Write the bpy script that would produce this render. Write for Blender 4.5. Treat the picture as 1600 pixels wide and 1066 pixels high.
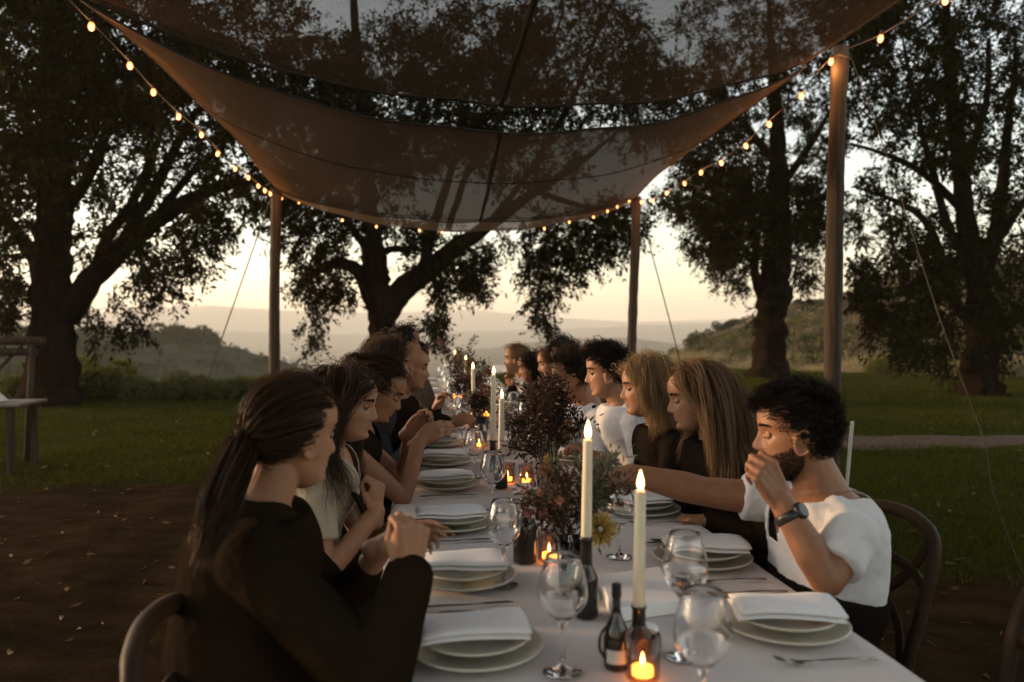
import bpy, math, random
import numpy as np
from mathutils import Vector, Matrix

sc = bpy.context.scene
for _o in list(bpy.data.objects):
    bpy.data.objects.remove(_o)
R = math.radians

# ------------------------------------------------------------------ camera
F = 1244.0                      # focal length in photo pixels (1600 wide): a 28 mm lens
YAW, PITCH, EYE = R(6.56), R(0.83), 1.38
fwd = Vector((math.sin(YAW) * math.cos(PITCH), math.cos(YAW) * math.cos(PITCH), -math.sin(PITCH)))
rgt = Vector((math.cos(YAW), -math.sin(YAW), 0))
upv = rgt.cross(fwd)
cam = bpy.data.cameras.new('camera')
cam.lens, cam.sensor_width = 36 * F / 1600, 36
cam.clip_start, cam.clip_end = 0.05, 9000
cam.dof.use_dof = True
cam.dof.focus_distance = 3.0
cam.dof.aperture_fstop = 2.6
camo = bpy.data.objects.new('camera', cam)
sc.collection.objects.link(camo)
camo.matrix_world = Matrix((
    (rgt.x, upv.x, -fwd.x, 0), (rgt.y, upv.y, -fwd.y, 0), (rgt.z, upv.z, -fwd.z, EYE), (0, 0, 0, 1)))
sc.camera = camo

# ------------------------------------------------------------------ sky, sun, exposure
SUN_EL, SUN_AZ = R(5.0), R(-70)           # azimuth measured clockwise from +Y: the sun is low, ahead and to the left
world = bpy.data.worlds.new('World')
sc.world = world
world.use_nodes = True
wn, wl = world.node_tree.nodes, world.node_tree.links
wn.clear()
sky = wn.new('ShaderNodeTexSky')
sky.sky_type = 'NISHITA'
sky.sun_disc = False
sky.sun_elevation = SUN_EL
sky.sun_rotation = SUN_AZ
sky.altitude = 200
sky.air_density, sky.dust_density, sky.ozone_density = 1.0, 1.6, 1.2
hsv = wn.new('ShaderNodeHueSaturation')
hsv.inputs['Saturation'].default_value = 0.58
bg = wn.new('ShaderNodeBackground')
bg.inputs['Strength'].default_value = 0.15
wo = wn.new('ShaderNodeOutputWorld')
wl.new(sky.outputs[0], hsv.inputs['Color'])
tint = wn.new('ShaderNodeMix'); tint.data_type = 'RGBA'; tint.blend_type = 'MULTIPLY'; tint.inputs['Factor'].default_value = 1.0
tint.inputs['B'].default_value = (1.0, 0.935, 0.86, 1)
wl.new(hsv.outputs[0], tint.inputs['A'])
wl.new(tint.outputs['Result'], bg.inputs['Color'])
wl.new(bg.outputs[0], wo.inputs['Surface'])

sun = bpy.data.lights.new('sun', 'SUN')
sun.energy, sun.angle, sun.color = 1.3, R(3.0), (1.0, 0.60, 0.30)
suno = bpy.data.objects.new('sun', sun)
sc.collection.objects.link(suno)
sdir = Vector((math.sin(SUN_AZ) * math.cos(SUN_EL), math.cos(SUN_AZ) * math.cos(SUN_EL), math.sin(SUN_EL)))
suno.rotation_euler = sdir.to_track_quat('Z', 'Y').to_euler()
suno.location = sdir * 60

vs = sc.view_settings
sc.display_settings.display_device = 'sRGB'
vs.view_transform, vs.look, vs.gamma, vs.use_curve_mapping = 'Standard', 'None', 1.0, False
vs.exposure = 2.28
cy = sc.cycles
cy.use_denoising = True
try:
    cy.denoiser = 'OPENIMAGEDENOISE'
except Exception:
    pass
cy.max_bounces, cy.diffuse_bounces, cy.glossy_bounces = 10, 3, 3
cy.transmission_bounces, cy.transparent_max_bounces, cy.volume_bounces = 8, 16, 1
cy.sample_clamp_indirect = 4.0
cy.blur_glossy = 0.6

# ------------------------------------------------------------------ helpers
def ray(px, py):
    return fwd + rgt * ((px - 800) / F) - upv * ((py - 533) / F)
def at(px, py, Y):                       # the point on a photo pixel's ray at distance Y along the table's axis
    d = ray(px, py); k = Y / d.y
    return Vector((d.x * k, Y, EYE + d.z * k))
def on(px, py, z):                       # the point on a photo pixel's ray at height z
    d = ray(px, py); k = (z - EYE) / d.z
    return Vector((d.x * k, d.y * k, z))

def link(o, parent=None):
    sc.collection.objects.link(o)
    if parent is not None:
        o.parent = parent
    return o
def tag(o, label=None, cat=None, group=None, kind=None):
    if label: o['label'] = label
    if cat: o['category'] = cat
    if group: o['group'] = group
    if kind: o['kind'] = kind
    return o
def thing(name, label, cat, loc=(0, 0, 0), rz=0, group=None):
    o = bpy.data.objects.new(name, None)
    o.empty_display_size = 0.05
    o.location = loc; o.rotation_euler = (0, 0, rz)
    link(o)
    return tag(o, label, cat, group)
def copy_tree(o, parent=None):
    c = o.copy(); link(c)
    if parent is not None: c.parent = parent
    for ch in list(o.children): copy_tree(ch, c)
    return c

def np_mesh(name, V, Fq, mats, smooth=False, midx=None):
    """mesh from arrays: V (n,3), Fq (m,k) one polygon size"""
    V = np.asarray(V, np.float32); Fq = np.asarray(Fq, np.int32)
    me = bpy.data.meshes.new(name)
    me.vertices.add(len(V)); me.vertices.foreach_set('co', V.ravel())
    k = Fq.shape[1]
    me.loops.add(Fq.size); me.loops.foreach_set('vertex_index', Fq.ravel())
    me.polygons.add(len(Fq)); me.polygons.foreach_set('loop_start', np.arange(0, Fq.size, k, dtype=np.int32))
    if midx is not None: me.polygons.foreach_set('material_index', np.asarray(midx, np.int32))
    me.polygons.foreach_set('use_smooth', np.full(len(Fq), smooth))
    for m in (mats if isinstance(mats, (list, tuple)) else [mats]): me.materials.append(m)
    me.update(calc_edges=True); me.validate()
    return me
def np_obj(name, V, Fq, mats, parent=None, smooth=False, midx=None):
    return link(bpy.data.objects.new(name, np_mesh(name, V, Fq, mats, smooth, midx)), parent)

def frames(pts):
    pts = [Vector(p) for p in pts]
    n = len(pts); T = []
    for i in range(n):
        t = pts[min(i + 1, n - 1)] - pts[max(i - 1, 0)]
        T.append(t.normalized() if t.length > 1e-9 else Vector((0, 0, 1)))
    a = Vector((0, 0, 1)) if abs(T[0].z) < 0.9 else Vector((1, 0, 0))
    u = T[0].cross(a).normalized(); U = [u]
    for i in range(1, n):
        u = u - T[i] * u.dot(T[i])
        u = u.normalized() if u.length > 1e-6 else T[i].orthogonal().normalized()
        U.append(u)
    return pts, T, U, [T[i].cross(U[i]) for i in range(n)]

class MB:
    def __init__(s): s.v = []; s.f = []; s.mi = []
    def add(s, vs, fs, mi=0):
        b = len(s.v); s.v.extend([tuple(p) for p in vs])
        s.f.extend([tuple(b + i for i in f) for f in fs]); s.mi.extend([mi] * len(fs))
        return s
    def box(s, c, size, rot=None, mi=0, ch=0.0):
        hx, hy, hz = size[0] / 2, size[1] / 2, size[2] / 2
        c = Vector(c)
        if ch <= 0:
            P = [Vector((x, y, z)) for z in (-hz, hz) for y in (-hy, hy) for x in (-hx, hx)]
            fs = [(0, 2, 3, 1), (4, 5, 7, 6), (0, 1, 5, 4), (2, 6, 7, 3), (0, 4, 6, 2), (1, 3, 7, 5)]
        else:
            P = []
            for z, i in ((-hz, ch), (-hz + ch, 0), (hz - ch, 0), (hz, ch)):
                q = ch
                x0, y0 = hx - i, hy - i
                P += [Vector(p) for p in ((x0 - q, -y0, z), (x0, -y0 + q, z), (x0, y0 - q, z), (x0 - q, y0, z),
                                          (-x0 + q, y0, z), (-x0, y0 - q, z), (-x0, -y0 + q, z), (-x0 + q, -y0, z))]
            fs = [tuple(range(7, -1, -1)), tuple(range(24, 32))]
            for k in range(3):
                for i in range(8):
                    j = (i + 1) % 8
                    fs.append((k * 8 + i, k * 8 + j, k * 8 + 8 + j, k * 8 + 8 + i))
        if rot is not None: P = [rot @ p for p in P]
        return s.add([c + p for p in P], fs, mi)
    def tube(s, pts, rad, n=8, caps=True, mi=0, flat=1.0, side=None):
        pts, T, U, W = frames(pts)
        if not hasattr(rad, '__len__'): rad = [rad] * len(pts)
        if side is not None:
            U = [(side - t * side.dot(t)).normalized() for t in T]; W = [t.cross(u) for t, u in zip(T, U)]
        P = []
        for p, u, w, r in zip(pts, U, W, rad):
            for k in range(n):
                a = 2 * math.pi * k / n
                P.append(p + u * (r * math.cos(a)) + w * (r * flat * math.sin(a)))
        fs = []
        for i in range(len(pts) - 1):
            for k in range(n):
                j = (k + 1) % n
                fs.append((i * n + k, i * n + j, i * n + n + j, i * n + n + k))
        if caps:
            fs.append(tuple(range(n - 1, -1, -1)))
            fs.append(tuple((len(pts) - 1) * n + k for k in range(n)))
        return s.add(P, fs, mi)
    def lathe(s, prof, n=24, c=(0, 0, 0), mi=0, mat=None, wob=None):
        P = []; fs = []; m = len(prof)
        for i, (r, z) in enumerate(prof):
            for k in range(n):
                a = 2 * math.pi * k / n
                rr = max(r, 1e-5) * (1 + (wob(a, i) if wob else 0))
                p = Vector((rr * math.cos(a), rr * math.sin(a), z))
                if mat: p = mat @ p
                P.append(Vector(c) + p)
        for i in range(m - 1):
            for k in range(n):
                j = (k + 1) % n
                fs.append((i * n + k, i * n + j, i * n + n + j, i * n + n + k))
        return s.add(P, fs, mi)
    def ell(s, c, r, rot=None, nu=14, nv=9, mi=0):
        c = Vector(c); P = []; fs = []
        for i in range(nv + 1):
            t = math.pi * i / nv
            for k in range(nu):
                a = 2 * math.pi * k / nu
                p = Vector((r[0] * math.sin(t) * math.cos(a), r[1] * math.sin(t) * math.sin(a), -r[2] * math.cos(t)))
                if rot is not None: p = rot @ p
                P.append(c + p)
        for i in range(nv):
            for k in range(nu):
                j = (k + 1) % nu
                fs.append((i * nu + k, i * nu + j, i * nu + nu + j, i * nu + nu + k))
        return s.add(P, fs, mi)
    def cap(s, a, b, ra, rb, n=12):
        a, b = Vector(a), Vector(b); d = (b - a)
        L = d.length; d = d.normalized() if L > 1e-6 else Vector((0, 0, 1))
        pts = []; rad = []
        for k in range(4):
            t = k / 4 * math.pi / 2
            pts.append(a - d * ra * math.cos(t)); rad.append(max(ra * math.sin(t), 1e-4))
        pts.append(a); rad.append(ra); pts.append(b); rad.append(rb)
        for k in range(3, -1, -1):
            t = k / 4 * math.pi / 2
            pts.append(b + d * rb * math.cos(t)); rad.append(max(rb * math.sin(t), 1e-4))
        return s.tube(pts, rad, n)
    def loft(s, rings, caps=True, mi=0):
        n = len(rings[0]); P = [p for r in rings for p in r]; fs = []
        for i in range(len(rings) - 1):
            for k in range(n):
                j = (k + 1) % n
                fs.append((i * n + k, i * n + j, i * n + n + j, i * n + n + k))
        if caps:
            fs.append(tuple(range(n - 1, -1, -1))); fs.append(tuple((len(rings) - 1) * n + k for k in range(n)))
        return s.add(P, fs, mi)
    def mesh(s, name, mats, smooth=True):
        me = bpy.data.meshes.new(name)
        me.from_pydata(s.v, [], s.f)
        for m in (mats if isinstance(mats, (list, tuple)) else [mats]): me.materials.append(m)
        me.polygons.foreach_set('material_index', s.mi)
        me.polygons.foreach_set('use_smooth', [smooth] * len(s.f))
        me.update()
        return me
    def build(s, name, mats, parent=None, smooth=True):
        o = link(bpy.data.objects.new(name, s.mesh(name, mats, smooth)), parent)
        if smooth == 'auto': pass
        return o

def bez(pts, n=24):
    """smooth curve through points (Catmull-Rom)"""
    P = [Vector(p) for p in pts]
    if len(P) < 3: return [P[0].lerp(P[-1], i / n) for i in range(n + 1)]
    P = [P[0] * 2 - P[1]] + P + [P[-1] * 2 - P[-2]]
    out = []; m = len(P) - 3
    for k in range(n + 1):
        g = k / n * m; i = min(int(g), m - 1); t = g - i
        a, b, c, d = P[i], P[i + 1], P[i + 2], P[i + 3]
        out.append(0.5 * ((2 * b) + (c - a) * t + (2 * a - 5 * b + 4 * c - d) * t * t + (3 * b - a - 3 * c + d) * t ** 3))
    return out

# ------------------------------------------------------------------ materials
def mat(name, col, col2=None, rough=0.6, scale=6.0, detail=4, bump=0.0, bscale=60.0, metal=0.0, spec=0.3,
        trans=0.0, sheen=0.0, island=False, stretch=None, sss=0.0, bdist=0.01, coord='Object'):
    m = bpy.data.materials.new(name); m.use_nodes = True
    nt = m.node_tree; N, L = nt.nodes, nt.links
    b = N['Principled BSDF']
    b.inputs['Roughness'].default_value = rough
    b.inputs['Metallic'].default_value = metal
    b.inputs['Specular IOR Level'].default_value = spec if spec > 0.16 else 0.0
    if sheen:
        b.inputs['Sheen Weight'].default_value = sheen
    if sss:
        b.inputs['Subsurface Weight'].default_value = sss
        b.inputs['Subsurface Radius'].default_value = (0.02, 0.008, 0.004)
        b.inputs['Subsurface Scale'].default_value = 0.5
    col2 = col2 or tuple(c * 0.72 for c in col)
    tc = N.new('ShaderNodeTexCoord'); mp = N.new('ShaderNodeMapping')
    L.new(tc.outputs[coord], mp.inputs['Vector'])
    if stretch: mp.inputs['Scale'].default_value = stretch
    if island:
        g = N.new('ShaderNodeNewGeometry'); fac = g.outputs['Random Per Island']
    else:
        nz = N.new('ShaderNodeTexNoise'); nz.inputs['Scale'].default_value = scale; nz.inputs['Detail'].default_value = detail
        L.new(mp.outputs[0], nz.inputs['Vector'])
        cr = N.new('ShaderNodeMapRange'); cr.inputs['From Min'].default_value = 0.3; cr.inputs['From Max'].default_value = 0.7
        L.new(nz.outputs['Fac'], cr.inputs['Value']); fac = cr.outputs[0]
    mx = N.new('ShaderNodeMix'); mx.data_type = 'RGBA'
    mx.inputs['A'].default_value = (*col2, 1); mx.inputs['B'].default_value = (*col, 1)
    L.new(fac, mx.inputs['Factor'])
    L.new(mx.outputs['Result'], b.inputs['Base Color'])
    if bump:
        bn = N.new('ShaderNodeTexNoise'); bn.inputs['Scale'].default_value = bscale; bn.inputs['Detail'].default_value = 4
        L.new(mp.outputs[0], bn.inputs['Vector'])
        bp = N.new('ShaderNodeBump'); bp.inputs['Strength'].default_value = bump; bp.inputs['Distance'].default_value = bdist
        L.new(bn.outputs['Fac'], bp.inputs['Height']); L.new(bp.outputs[0], b.inputs['Normal'])
    if trans:
        t = N.new('ShaderNodeBsdfTranslucent'); L.new(mx.outputs['Result'], t.inputs['Color'])
        ms = N.new('ShaderNodeMixShader'); ms.inputs[0].default_value = trans
        L.new(b.outputs[0], ms.inputs[1]); L.new(t.outputs[0], ms.inputs[2])
        L.new(ms.outputs[0], N['Material Output'].inputs['Surface'])
    return m
def emit(name, col, strength, base=None):
    m = bpy.data.materials.new(name); m.use_nodes = True
    b = m.node_tree.nodes['Principled BSDF']
    b.inputs['Base Color'].default_value = (*(base or col), 1)
    b.inputs['Emission Color'].default_value = (*col, 1)
    b.inputs['Emission Strength'].default_value = strength
    b.inputs['Roughness'].default_value = 0.5
    return m
def glass(name, col=(1, 1, 1), rough=0.0, ior=1.48):
    m = bpy.data.materials.new(name); m.use_nodes = True
    b = m.node_tree.nodes['Principled BSDF']
    b.inputs['Base Color'].default_value = (*col, 1)
    b.inputs['Transmission Weight'].default_value = 1.0
    b.inputs['Roughness'].default_value = rough
    b.inputs['IOR'].default_value = ior
    return m
def thin_glass(name, col=(0.96, 0.97, 0.96), ior=1.5):
    """a thin-walled glass sheet: mostly clear with a fresnel reflection"""
    m = bpy.data.materials.new(name); m.use_nodes = True
    N, L = m.node_tree.nodes, m.node_tree.links
    N.remove(N['Principled BSDF'])
    t = N.new('ShaderNodeBsdfTransparent'); t.inputs[0].default_value = (*col, 1)
    g = N.new('ShaderNodeBsdfGlossy'); g.inputs['Roughness'].default_value = 0.03
    lw = N.new('ShaderNodeFresnel'); ge = N.new('ShaderNodeNewGeometry'); mr = N.new('ShaderNodeMapRange')
    mr.inputs[3].default_value = ior; mr.inputs[4].default_value = 1 / ior      # same reflection from either side of the wall
    L.new(ge.outputs['Backfacing'], mr.inputs[0]); L.new(mr.outputs[0], lw.inputs[0])
    ms = N.new('ShaderNodeMixShader')
    L.new(lw.outputs[0], ms.inputs[0]); L.new(t.outputs[0], ms.inputs[1]); L.new(g.outputs[0], ms.inputs[2])
    L.new(ms.outputs[0], N['Material Output'].inputs['Surface'])
    return m

def wood(name, a, b, rough=0.75, stretch=(6, 6, 0.6), scale=5, bump=0.7):
    return mat(name, a, b, spec=0.18, rough=rough, scale=scale, detail=8, bump=bump, bscale=22, stretch=stretch, bdist=0.006)

MT = dict(
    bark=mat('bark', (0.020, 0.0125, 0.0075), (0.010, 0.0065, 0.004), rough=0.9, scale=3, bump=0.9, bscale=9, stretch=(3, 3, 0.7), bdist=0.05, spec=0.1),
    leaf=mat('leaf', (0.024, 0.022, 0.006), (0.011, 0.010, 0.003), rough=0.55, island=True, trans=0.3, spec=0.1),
    scrub=mat('scrub', (0.072, 0.076, 0.026), (0.036, 0.039, 0.014), rough=0.8, island=True, trans=0.25, spec=0.1),
    scrub_light=mat('scrub_light', (0.15, 0.145, 0.035), (0.085, 0.088, 0.024), rough=0.8, island=True, trans=0.3, spec=0.1),
    scrub_dry=mat('scrub_dry', (0.16, 0.12, 0.07), (0.085, 0.066, 0.038), rough=0.85, island=True, trans=0.25, spec=0.1),
    post=wood('post', (0.066, 0.047, 0.032), (0.020, 0.014, 0.010), stretch=(9, 9, 0.35)),
    chair=wood('chair_wood', (0.042, 0.021, 0.010), (0.020, 0.010, 0.005), rough=0.6, stretch=(2, 2, 2), bump=0.12),
    hedge=mat('hedge_leaf', (0.12, 0.12, 0.028), (0.055, 0.06, 0.016), rough=0.6, island=True, trans=0.3, spec=0.2),
    cane=mat('cane', (0.16, 0.11, 0.06), rough=0.7, bump=0.5, bscale=90),
    cloth=mat('table_linen', (0.53, 0.485, 0.472), (0.485, 0.443, 0.43), rough=0.85, scale=5, bump=0.25, bscale=220, sheen=0.2, bdist=0.002),
    napkin=mat('napkin_linen', (0.70, 0.695, 0.71), (0.63, 0.625, 0.64), rough=0.85, scale=9, bump=0.25, bscale=250, sheen=0.2, bdist=0.002),
    plate=mat('plate_glaze', (0.52, 0.50, 0.41), (0.46, 0.44, 0.36), rough=0.28, scale=4, spec=0.5, bump=0.05, bscale=20),
    steel=mat('cutlery_steel', (0.30, 0.27, 0.24), (0.22, 0.2, 0.18), rough=0.25, metal=1.0),
    rope=mat('rope', (0.085, 0.070, 0.052), (0.05, 0.04, 0.03), rough=0.9, bump=0.6, bscale=200),
    cord=mat('cord', (0.02, 0.018, 0.016), rough=0.7),
    glass=glass('clear_glass'),
    water=glass('water', ior=1.33),
    amber_glass=thin_glass('tinted_glass', (0.80, 0.70, 0.64)),
    dark_glass=mat('dark_bottle', (0.018, 0.013, 0.010), (0.012, 0.009, 0.007), rough=0.12, spec=0.6),
    wax=mat('wax', (0.66, 0.60, 0.46), (0.62, 0.56, 0.42), rough=0.5, sss=0.35, scale=10, bump=0.08, bscale=30),
    wick=mat('wick', (0.02, 0.015, 0.012), rough=0.9),
    flame=emit('flame', (1.0, 0.46, 0.12), 6.0),
    flame_core=emit('flame_core', (1.0, 0.76, 0.44), 10.0),
    tealight=emit('tealight_wax_glow', (1.0, 0.34, 0.05), 2.2, (0.8, 0.6, 0.35)),  # flame's glow in the wax, put in as emission
    label=mat('bottle_label', (0.55, 0.52, 0.48), rough=0.7),
    white_paint=mat('white_paint', (0.80, 0.79, 0.79), (0.74, 0.73, 0.73), rough=0.5, scale=3),
    shoe=mat('shoe_leather', (0.02, 0.015, 0.012), rough=0.45),
    eye=mat('eye_white', (0.11, 0.085, 0.07), rough=0.2, spec=0.5),
    iris=mat('iris', (0.012, 0.008, 0.005), rough=0.2, spec=0.5),
    lip=mat('lip', (0.30, 0.125, 0.095), rough=0.45),
    watch=mat('watch_black', (0.02, 0.02, 0.022), rough=0.35, spec=0.5),
    metal=mat('grey_metal', (0.3, 0.29, 0.27), rough=0.4, metal=1.0),
)
# ================================================================== terrain
def fbm(x, y, seed=0, oct=4, base=1.0):
    g = np.random.RandomState(seed); out = np.zeros_like(x, dtype=float); amp = 1.0
    for o in range(oct):
        for _ in range(4):
            a = g.uniform(0, 2 * math.pi); k = base * 2 ** o * g.uniform(0.7, 1.3); ph = g.uniform(0, 6.28)
            out += amp * 0.35 * np.sin((x * math.cos(a) + y * math.sin(a)) * k + ph + 0.8 * np.sin((y * math.cos(a) - x * math.sin(a)) * k * 0.7 + ph * 2))
        amp *= 0.5
    return out

def lawn_edge(x):
    return np.interp(x, [-40, -14, -4, 0, 6, 10, 15, 40], [17, 17, 17.5, 23, 29, 29, 23, 22])
def dirt_mask(x, y):
    n = 0.55 * fbm(x, y, 5, 3, 1.1)
    lim = np.interp(x, [-20, -1.5, 0.0, 1.3, 2.6, 20], [7.3, 7.6, 8.6, 7.0, 4.2, 3.8])
    return np.clip((lim + n - y) / 0.9 + 0.5, 0, 1)
def zground(x, y):
    r = np.hypot(x, y)
    s = np.where(y > 0, np.maximum(y - lawn_edge(x), np.abs(x) - 60), r - 60)
    s = np.maximum(s, 0)
    z = -44 * (1 - np.exp(-s / 95.0))
    z += np.clip((r - 150) / 700, 0, 1) * 9 * fbm(x / 160, y / 160, 11, 4, 1.0)
    z += np.clip((r - 20) / 10, 0, 1) * np.clip(s / 10, 0, 1) * 0.5 * fbm(x / 5, y / 5, 12, 3, 1.0)
    near = np.clip((30 - r) / 10, 0, 1)
    z += near * (0.006 + 0.010 * dirt_mask(x, y)) * fbm(x, y, 13, 3, 3.5)
    return np.maximum(z, -62)

def mixmat(name):
    """lawn, worn earth and far scrubland, told apart by position (true surface colours, no light)"""
    m = bpy.data.materials.new(name); m.use_nodes = True
    N, L = m.node_tree.nodes, m.node_tree.links
    b = N['Principled BSDF']; b.inputs['Roughness'].default_value = 0.95; b.inputs['Specular IOR Level'].default_value = 0.0
    tc = N.new('ShaderNodeTexCoord')
    def noise(sc_, det, a, bb, st=None):
        n = N.new('ShaderNodeTexNoise'); n.inputs['Scale'].default_value = sc_; n.inputs['Detail'].default_value = det
        if st:
            mp = N.new('ShaderNodeMapping'); mp.inputs['Scale'].default_value = st; L.new(tc.outputs['Object'], mp.inputs[0]); L.new(mp.outputs[0], n.inputs['Vector'])
        else: L.new(tc.outputs['Object'], n.inputs['Vector'])
        r_ = N.new('ShaderNodeMapRange'); r_.inputs[1].default_value = 0.3; r_.inputs[2].default_value = 0.7
        L.new(n.outputs['Fac'], r_.inputs[0])
        mx = N.new('ShaderNodeMix'); mx.data_type = 'RGBA'; mx.inputs['A'].default_value = (*a, 1); mx.inputs['B'].default_value = (*bb, 1)
        L.new(r_.outputs[0], mx.inputs['Factor'])
        return mx.outputs['Result'], n.outputs['Fac']
    lawn, _ = noise(1.3, 6, (0.026, 0.028, 0.006), (0.046, 0.048, 0.010))
    earth, ef = noise(3.5, 9, (0.022, 0.0135, 0.007), (0.046, 0.029, 0.0165), (1, 1.6, 1))
    far, _ = noise(0.03, 9, (0.03, 0.034, 0.018), (0.10, 0.09, 0.055))
    at_ = N.new('ShaderNodeAttribute'); at_.attribute_name = 'surface'
    sp = N.new('ShaderNodeSeparateColor'); L.new(at_.outputs['Color'], sp.inputs[0])
    nz = N.new('ShaderNodeTexNoise'); nz.inputs['Scale'].default_value = 9; nz.inputs['Detail'].default_value = 6
    L.new(tc.outputs['Object'], nz.inputs['Vector'])
    ad = N.new('ShaderNodeMath'); ad.operation = 'ADD'; ad.use_clamp = True
    mr = N.new('ShaderNodeMapRange'); mr.inputs[1].default_value = 0.25; mr.inputs[2].default_value = 0.75; mr.inputs[3].default_value = -0.35; mr.inputs[4].default_value = 0.35
    L.new(nz.outputs['Fac'], mr.inputs[0]); L.new(mr.outputs[0], ad.inputs[0]); L.new(sp.outputs[0], ad.inputs[1])
    m1 = N.new('ShaderNodeMix'); m1.data_type = 'RGBA'; L.new(ad.outputs[0], m1.inputs['Factor']); L.new(lawn, m1.inputs['A']); L.new(earth, m1.inputs['B'])
    m2 = N.new('ShaderNodeMix'); m2.data_type = 'RGBA'; L.new(sp.outputs[1], m2.inputs['Factor']); L.new(m1.outputs['Result'], m2.inputs['A']); L.new(far, m2.inputs['B'])
    L.new(m2.outputs['Result'], b.inputs['Base Color'])
    n2 = N.new('ShaderNodeTexNoise'); n2.inputs['Scale'].default_value = 22; n2.inputs['Detail'].default_value = 8; n2.inputs['Roughness'].default_value = 0.7
    L.new(tc.outputs['Object'], n2.inputs['Vector'])
    bp = N.new('ShaderNodeBump'); bp.inputs['Strength'].default_value = 0.9; bp.inputs['Distance'].default_value = 0.05
    L.new(n2.outputs['Fac'], bp.inputs['Height']); L.new(bp.outputs[0], b.inputs['Normal'])
    return m

def build_ground():
    rr = np.concatenate([[0.02], np.arange(0.25, 12, 0.16), np.geomspace(12, 4000, 160)])
    front = np.radians(np.linspace(-62, 62, 420)); back = np.radians(np.linspace(62, 298, 60))[1:-1]
    th = np.concatenate([front, back]); n = len(th)
    Rr, Th = np.meshgrid(rr, th, indexing='ij')
    X, Y = Rr * np.sin(Th), Rr * np.cos(Th)
    V = np.stack([X, Y, zground(X, Y)], -1).reshape(-1, 3)
    i, j = np.meshgrid(np.arange(len(rr) - 1), np.arange(n), indexing='ij')
    k = (j + 1) % n
    Fq = np.stack([i * n + j, (i + 1) * n + j, (i + 1) * n + k, i * n + k], -1).reshape(-1, 4)[:, ::-1]
    o = np_obj('ground', V, Fq, mixmat('ground_surface'), smooth=True)
    ca = o.data.color_attributes.new('surface', 'FLOAT_COLOR', 'POINT')
    past = np.where(Y > 0, Y - lawn_edge(X), Rr - 60)
    C = np.stack([dirt_mask(X, Y), np.clip(past / 3, 0, 1), 0 * X, 0 * X + 1], -1).reshape(-1)
    ca.data.foreach_set('color', C.astype(np.float32))
    tag(o, kind='structure')
build_ground()

def hillside(name, ridge, foot, m, seed, rough=0.6, nn=90, mcol=200, back=1.7, prof=1.0):
    """a hill described by its skyline: per bearing a ridge point (photo pixel + distance) and a foot (distance, height)"""
    px = np.linspace(ridge[0][0], ridge[-1][0], mcol)
    py = np.interp(px, [p[0] for p in ridge], [p[1] for p in ridge])
    Dr = np.interp(px, [p[0] for p in ridge], [p[2] for p in ridge])
    Df = np.interp(px, [p[0] for p in foot], [p[1] for p in foot])
    zf = np.interp(px, [p[0] for p in foot], [p[2] for p in foot])
    V = np.zeros((nn, mcol, 3))
    T = np.concatenate([np.linspace(0, 1, nn * 3 // 4), np.linspace(1, back, nn - nn * 3 // 4 + 1)[1:]])
    for c in range(mcol):
        p = at(px[c], py[c], Dr[c]); zr = p.z; dx = p.x / Dr[c]
        D = Df[c] + (Dr[c] - Df[c]) * T
        t = np.clip(T, 0, 1)
        z = zf[c] + (zr - zf[c]) * (0.55 * t ** prof + 0.45 * (3 * t * t - 2 * t ** 3))
        z = np.where(T > 1, zr - (zr - zf[c] + 12) * ((T - 1) / (back - 1)) ** 1.5, z)
        V[:, c, 0] = dx * D; V[:, c, 1] = D; V[:, c, 2] = z
    s = Dr.mean()
    V[..., 2] += rough * fbm(V[..., 0] / s * 9, V[..., 1] / s * 9, seed, 5, 2.0) * np.clip(T, 0, 1)[:, None]
    i, j = np.meshgrid(np.arange(nn - 1), np.arange(mcol - 1), indexing='ij')
    Fq = np.stack([i * mcol + j, i * mcol + j + 1, (i + 1) * mcol + j + 1, (i + 1) * mcol + j], -1).reshape(-1, 4)
    o = np_obj(name, V.reshape(-1, 3), Fq, m, smooth=True)
    tag(o, kind='structure')
    return V
hill_m = mat('hill_scrubland', (0.062, 0.056, 0.032), (0.026, 0.027, 0.014), rough=0.95, scale=0.22, detail=10, bump=1.0, bscale=0.8, bdist=0.8, spec=0.05)
hill_dry = mat('hill_dry_grass', (0.22, 0.16, 0.092), (0.06, 0.055, 0.026), rough=0.95, scale=0.35, detail=10, bump=1.0, bscale=1.6, bdist=0.4, spec=0.05)
far_m = mat('far_land', (0.07, 0.07, 0.042), (0.025, 0.03, 0.017), rough=0.95, scale=0.02, detail=10, spec=0.05)
HL = hillside('hill', [(-500, 495, 150), (0, 520, 150), (60, 511, 150), (130, 512, 150), (200, 518, 150), (262, 525, 150), (330, 536, 145), (380, 549, 140), (430, 563, 135), (485, 584, 125), (540, 612, 115)],
              [(-500, 36, -6), (540, 50, -16)], hill_m, 21, rough=0.55)
HR = hillside('hill', [(1015, 580, 85), (1050, 562, 85), (1100, 540, 88), (1140, 526, 90), (1180, 511, 92), (1250, 488, 92), (1300, 472, 92), (1340, 452, 92), (1400, 432, 95), (1480, 416, 95), (1600, 408, 95), (2000, 380, 95)],
              [(1015, 33, -1.6), (1130, 30.5, -0.35), (1300, 27.5, -0.3), (1600, 21.5, -0.25), (2000, 22.0, -0.2)], hill_dry, 22, rough=0.7, prof=1.2)
HC = hillside('hill', [(600, 570, 1054), (700, 553, 1088), (780, 541, 1105), (830, 533, 1105), (900, 528, 1105), (980, 530, 1105), (1050, 538, 1088), (1150, 545, 1054), (1300, 552, 1020)],
              [(600, 620, -46), (1300, 620, -46)], far_m, 23, rough=3.0)
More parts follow.
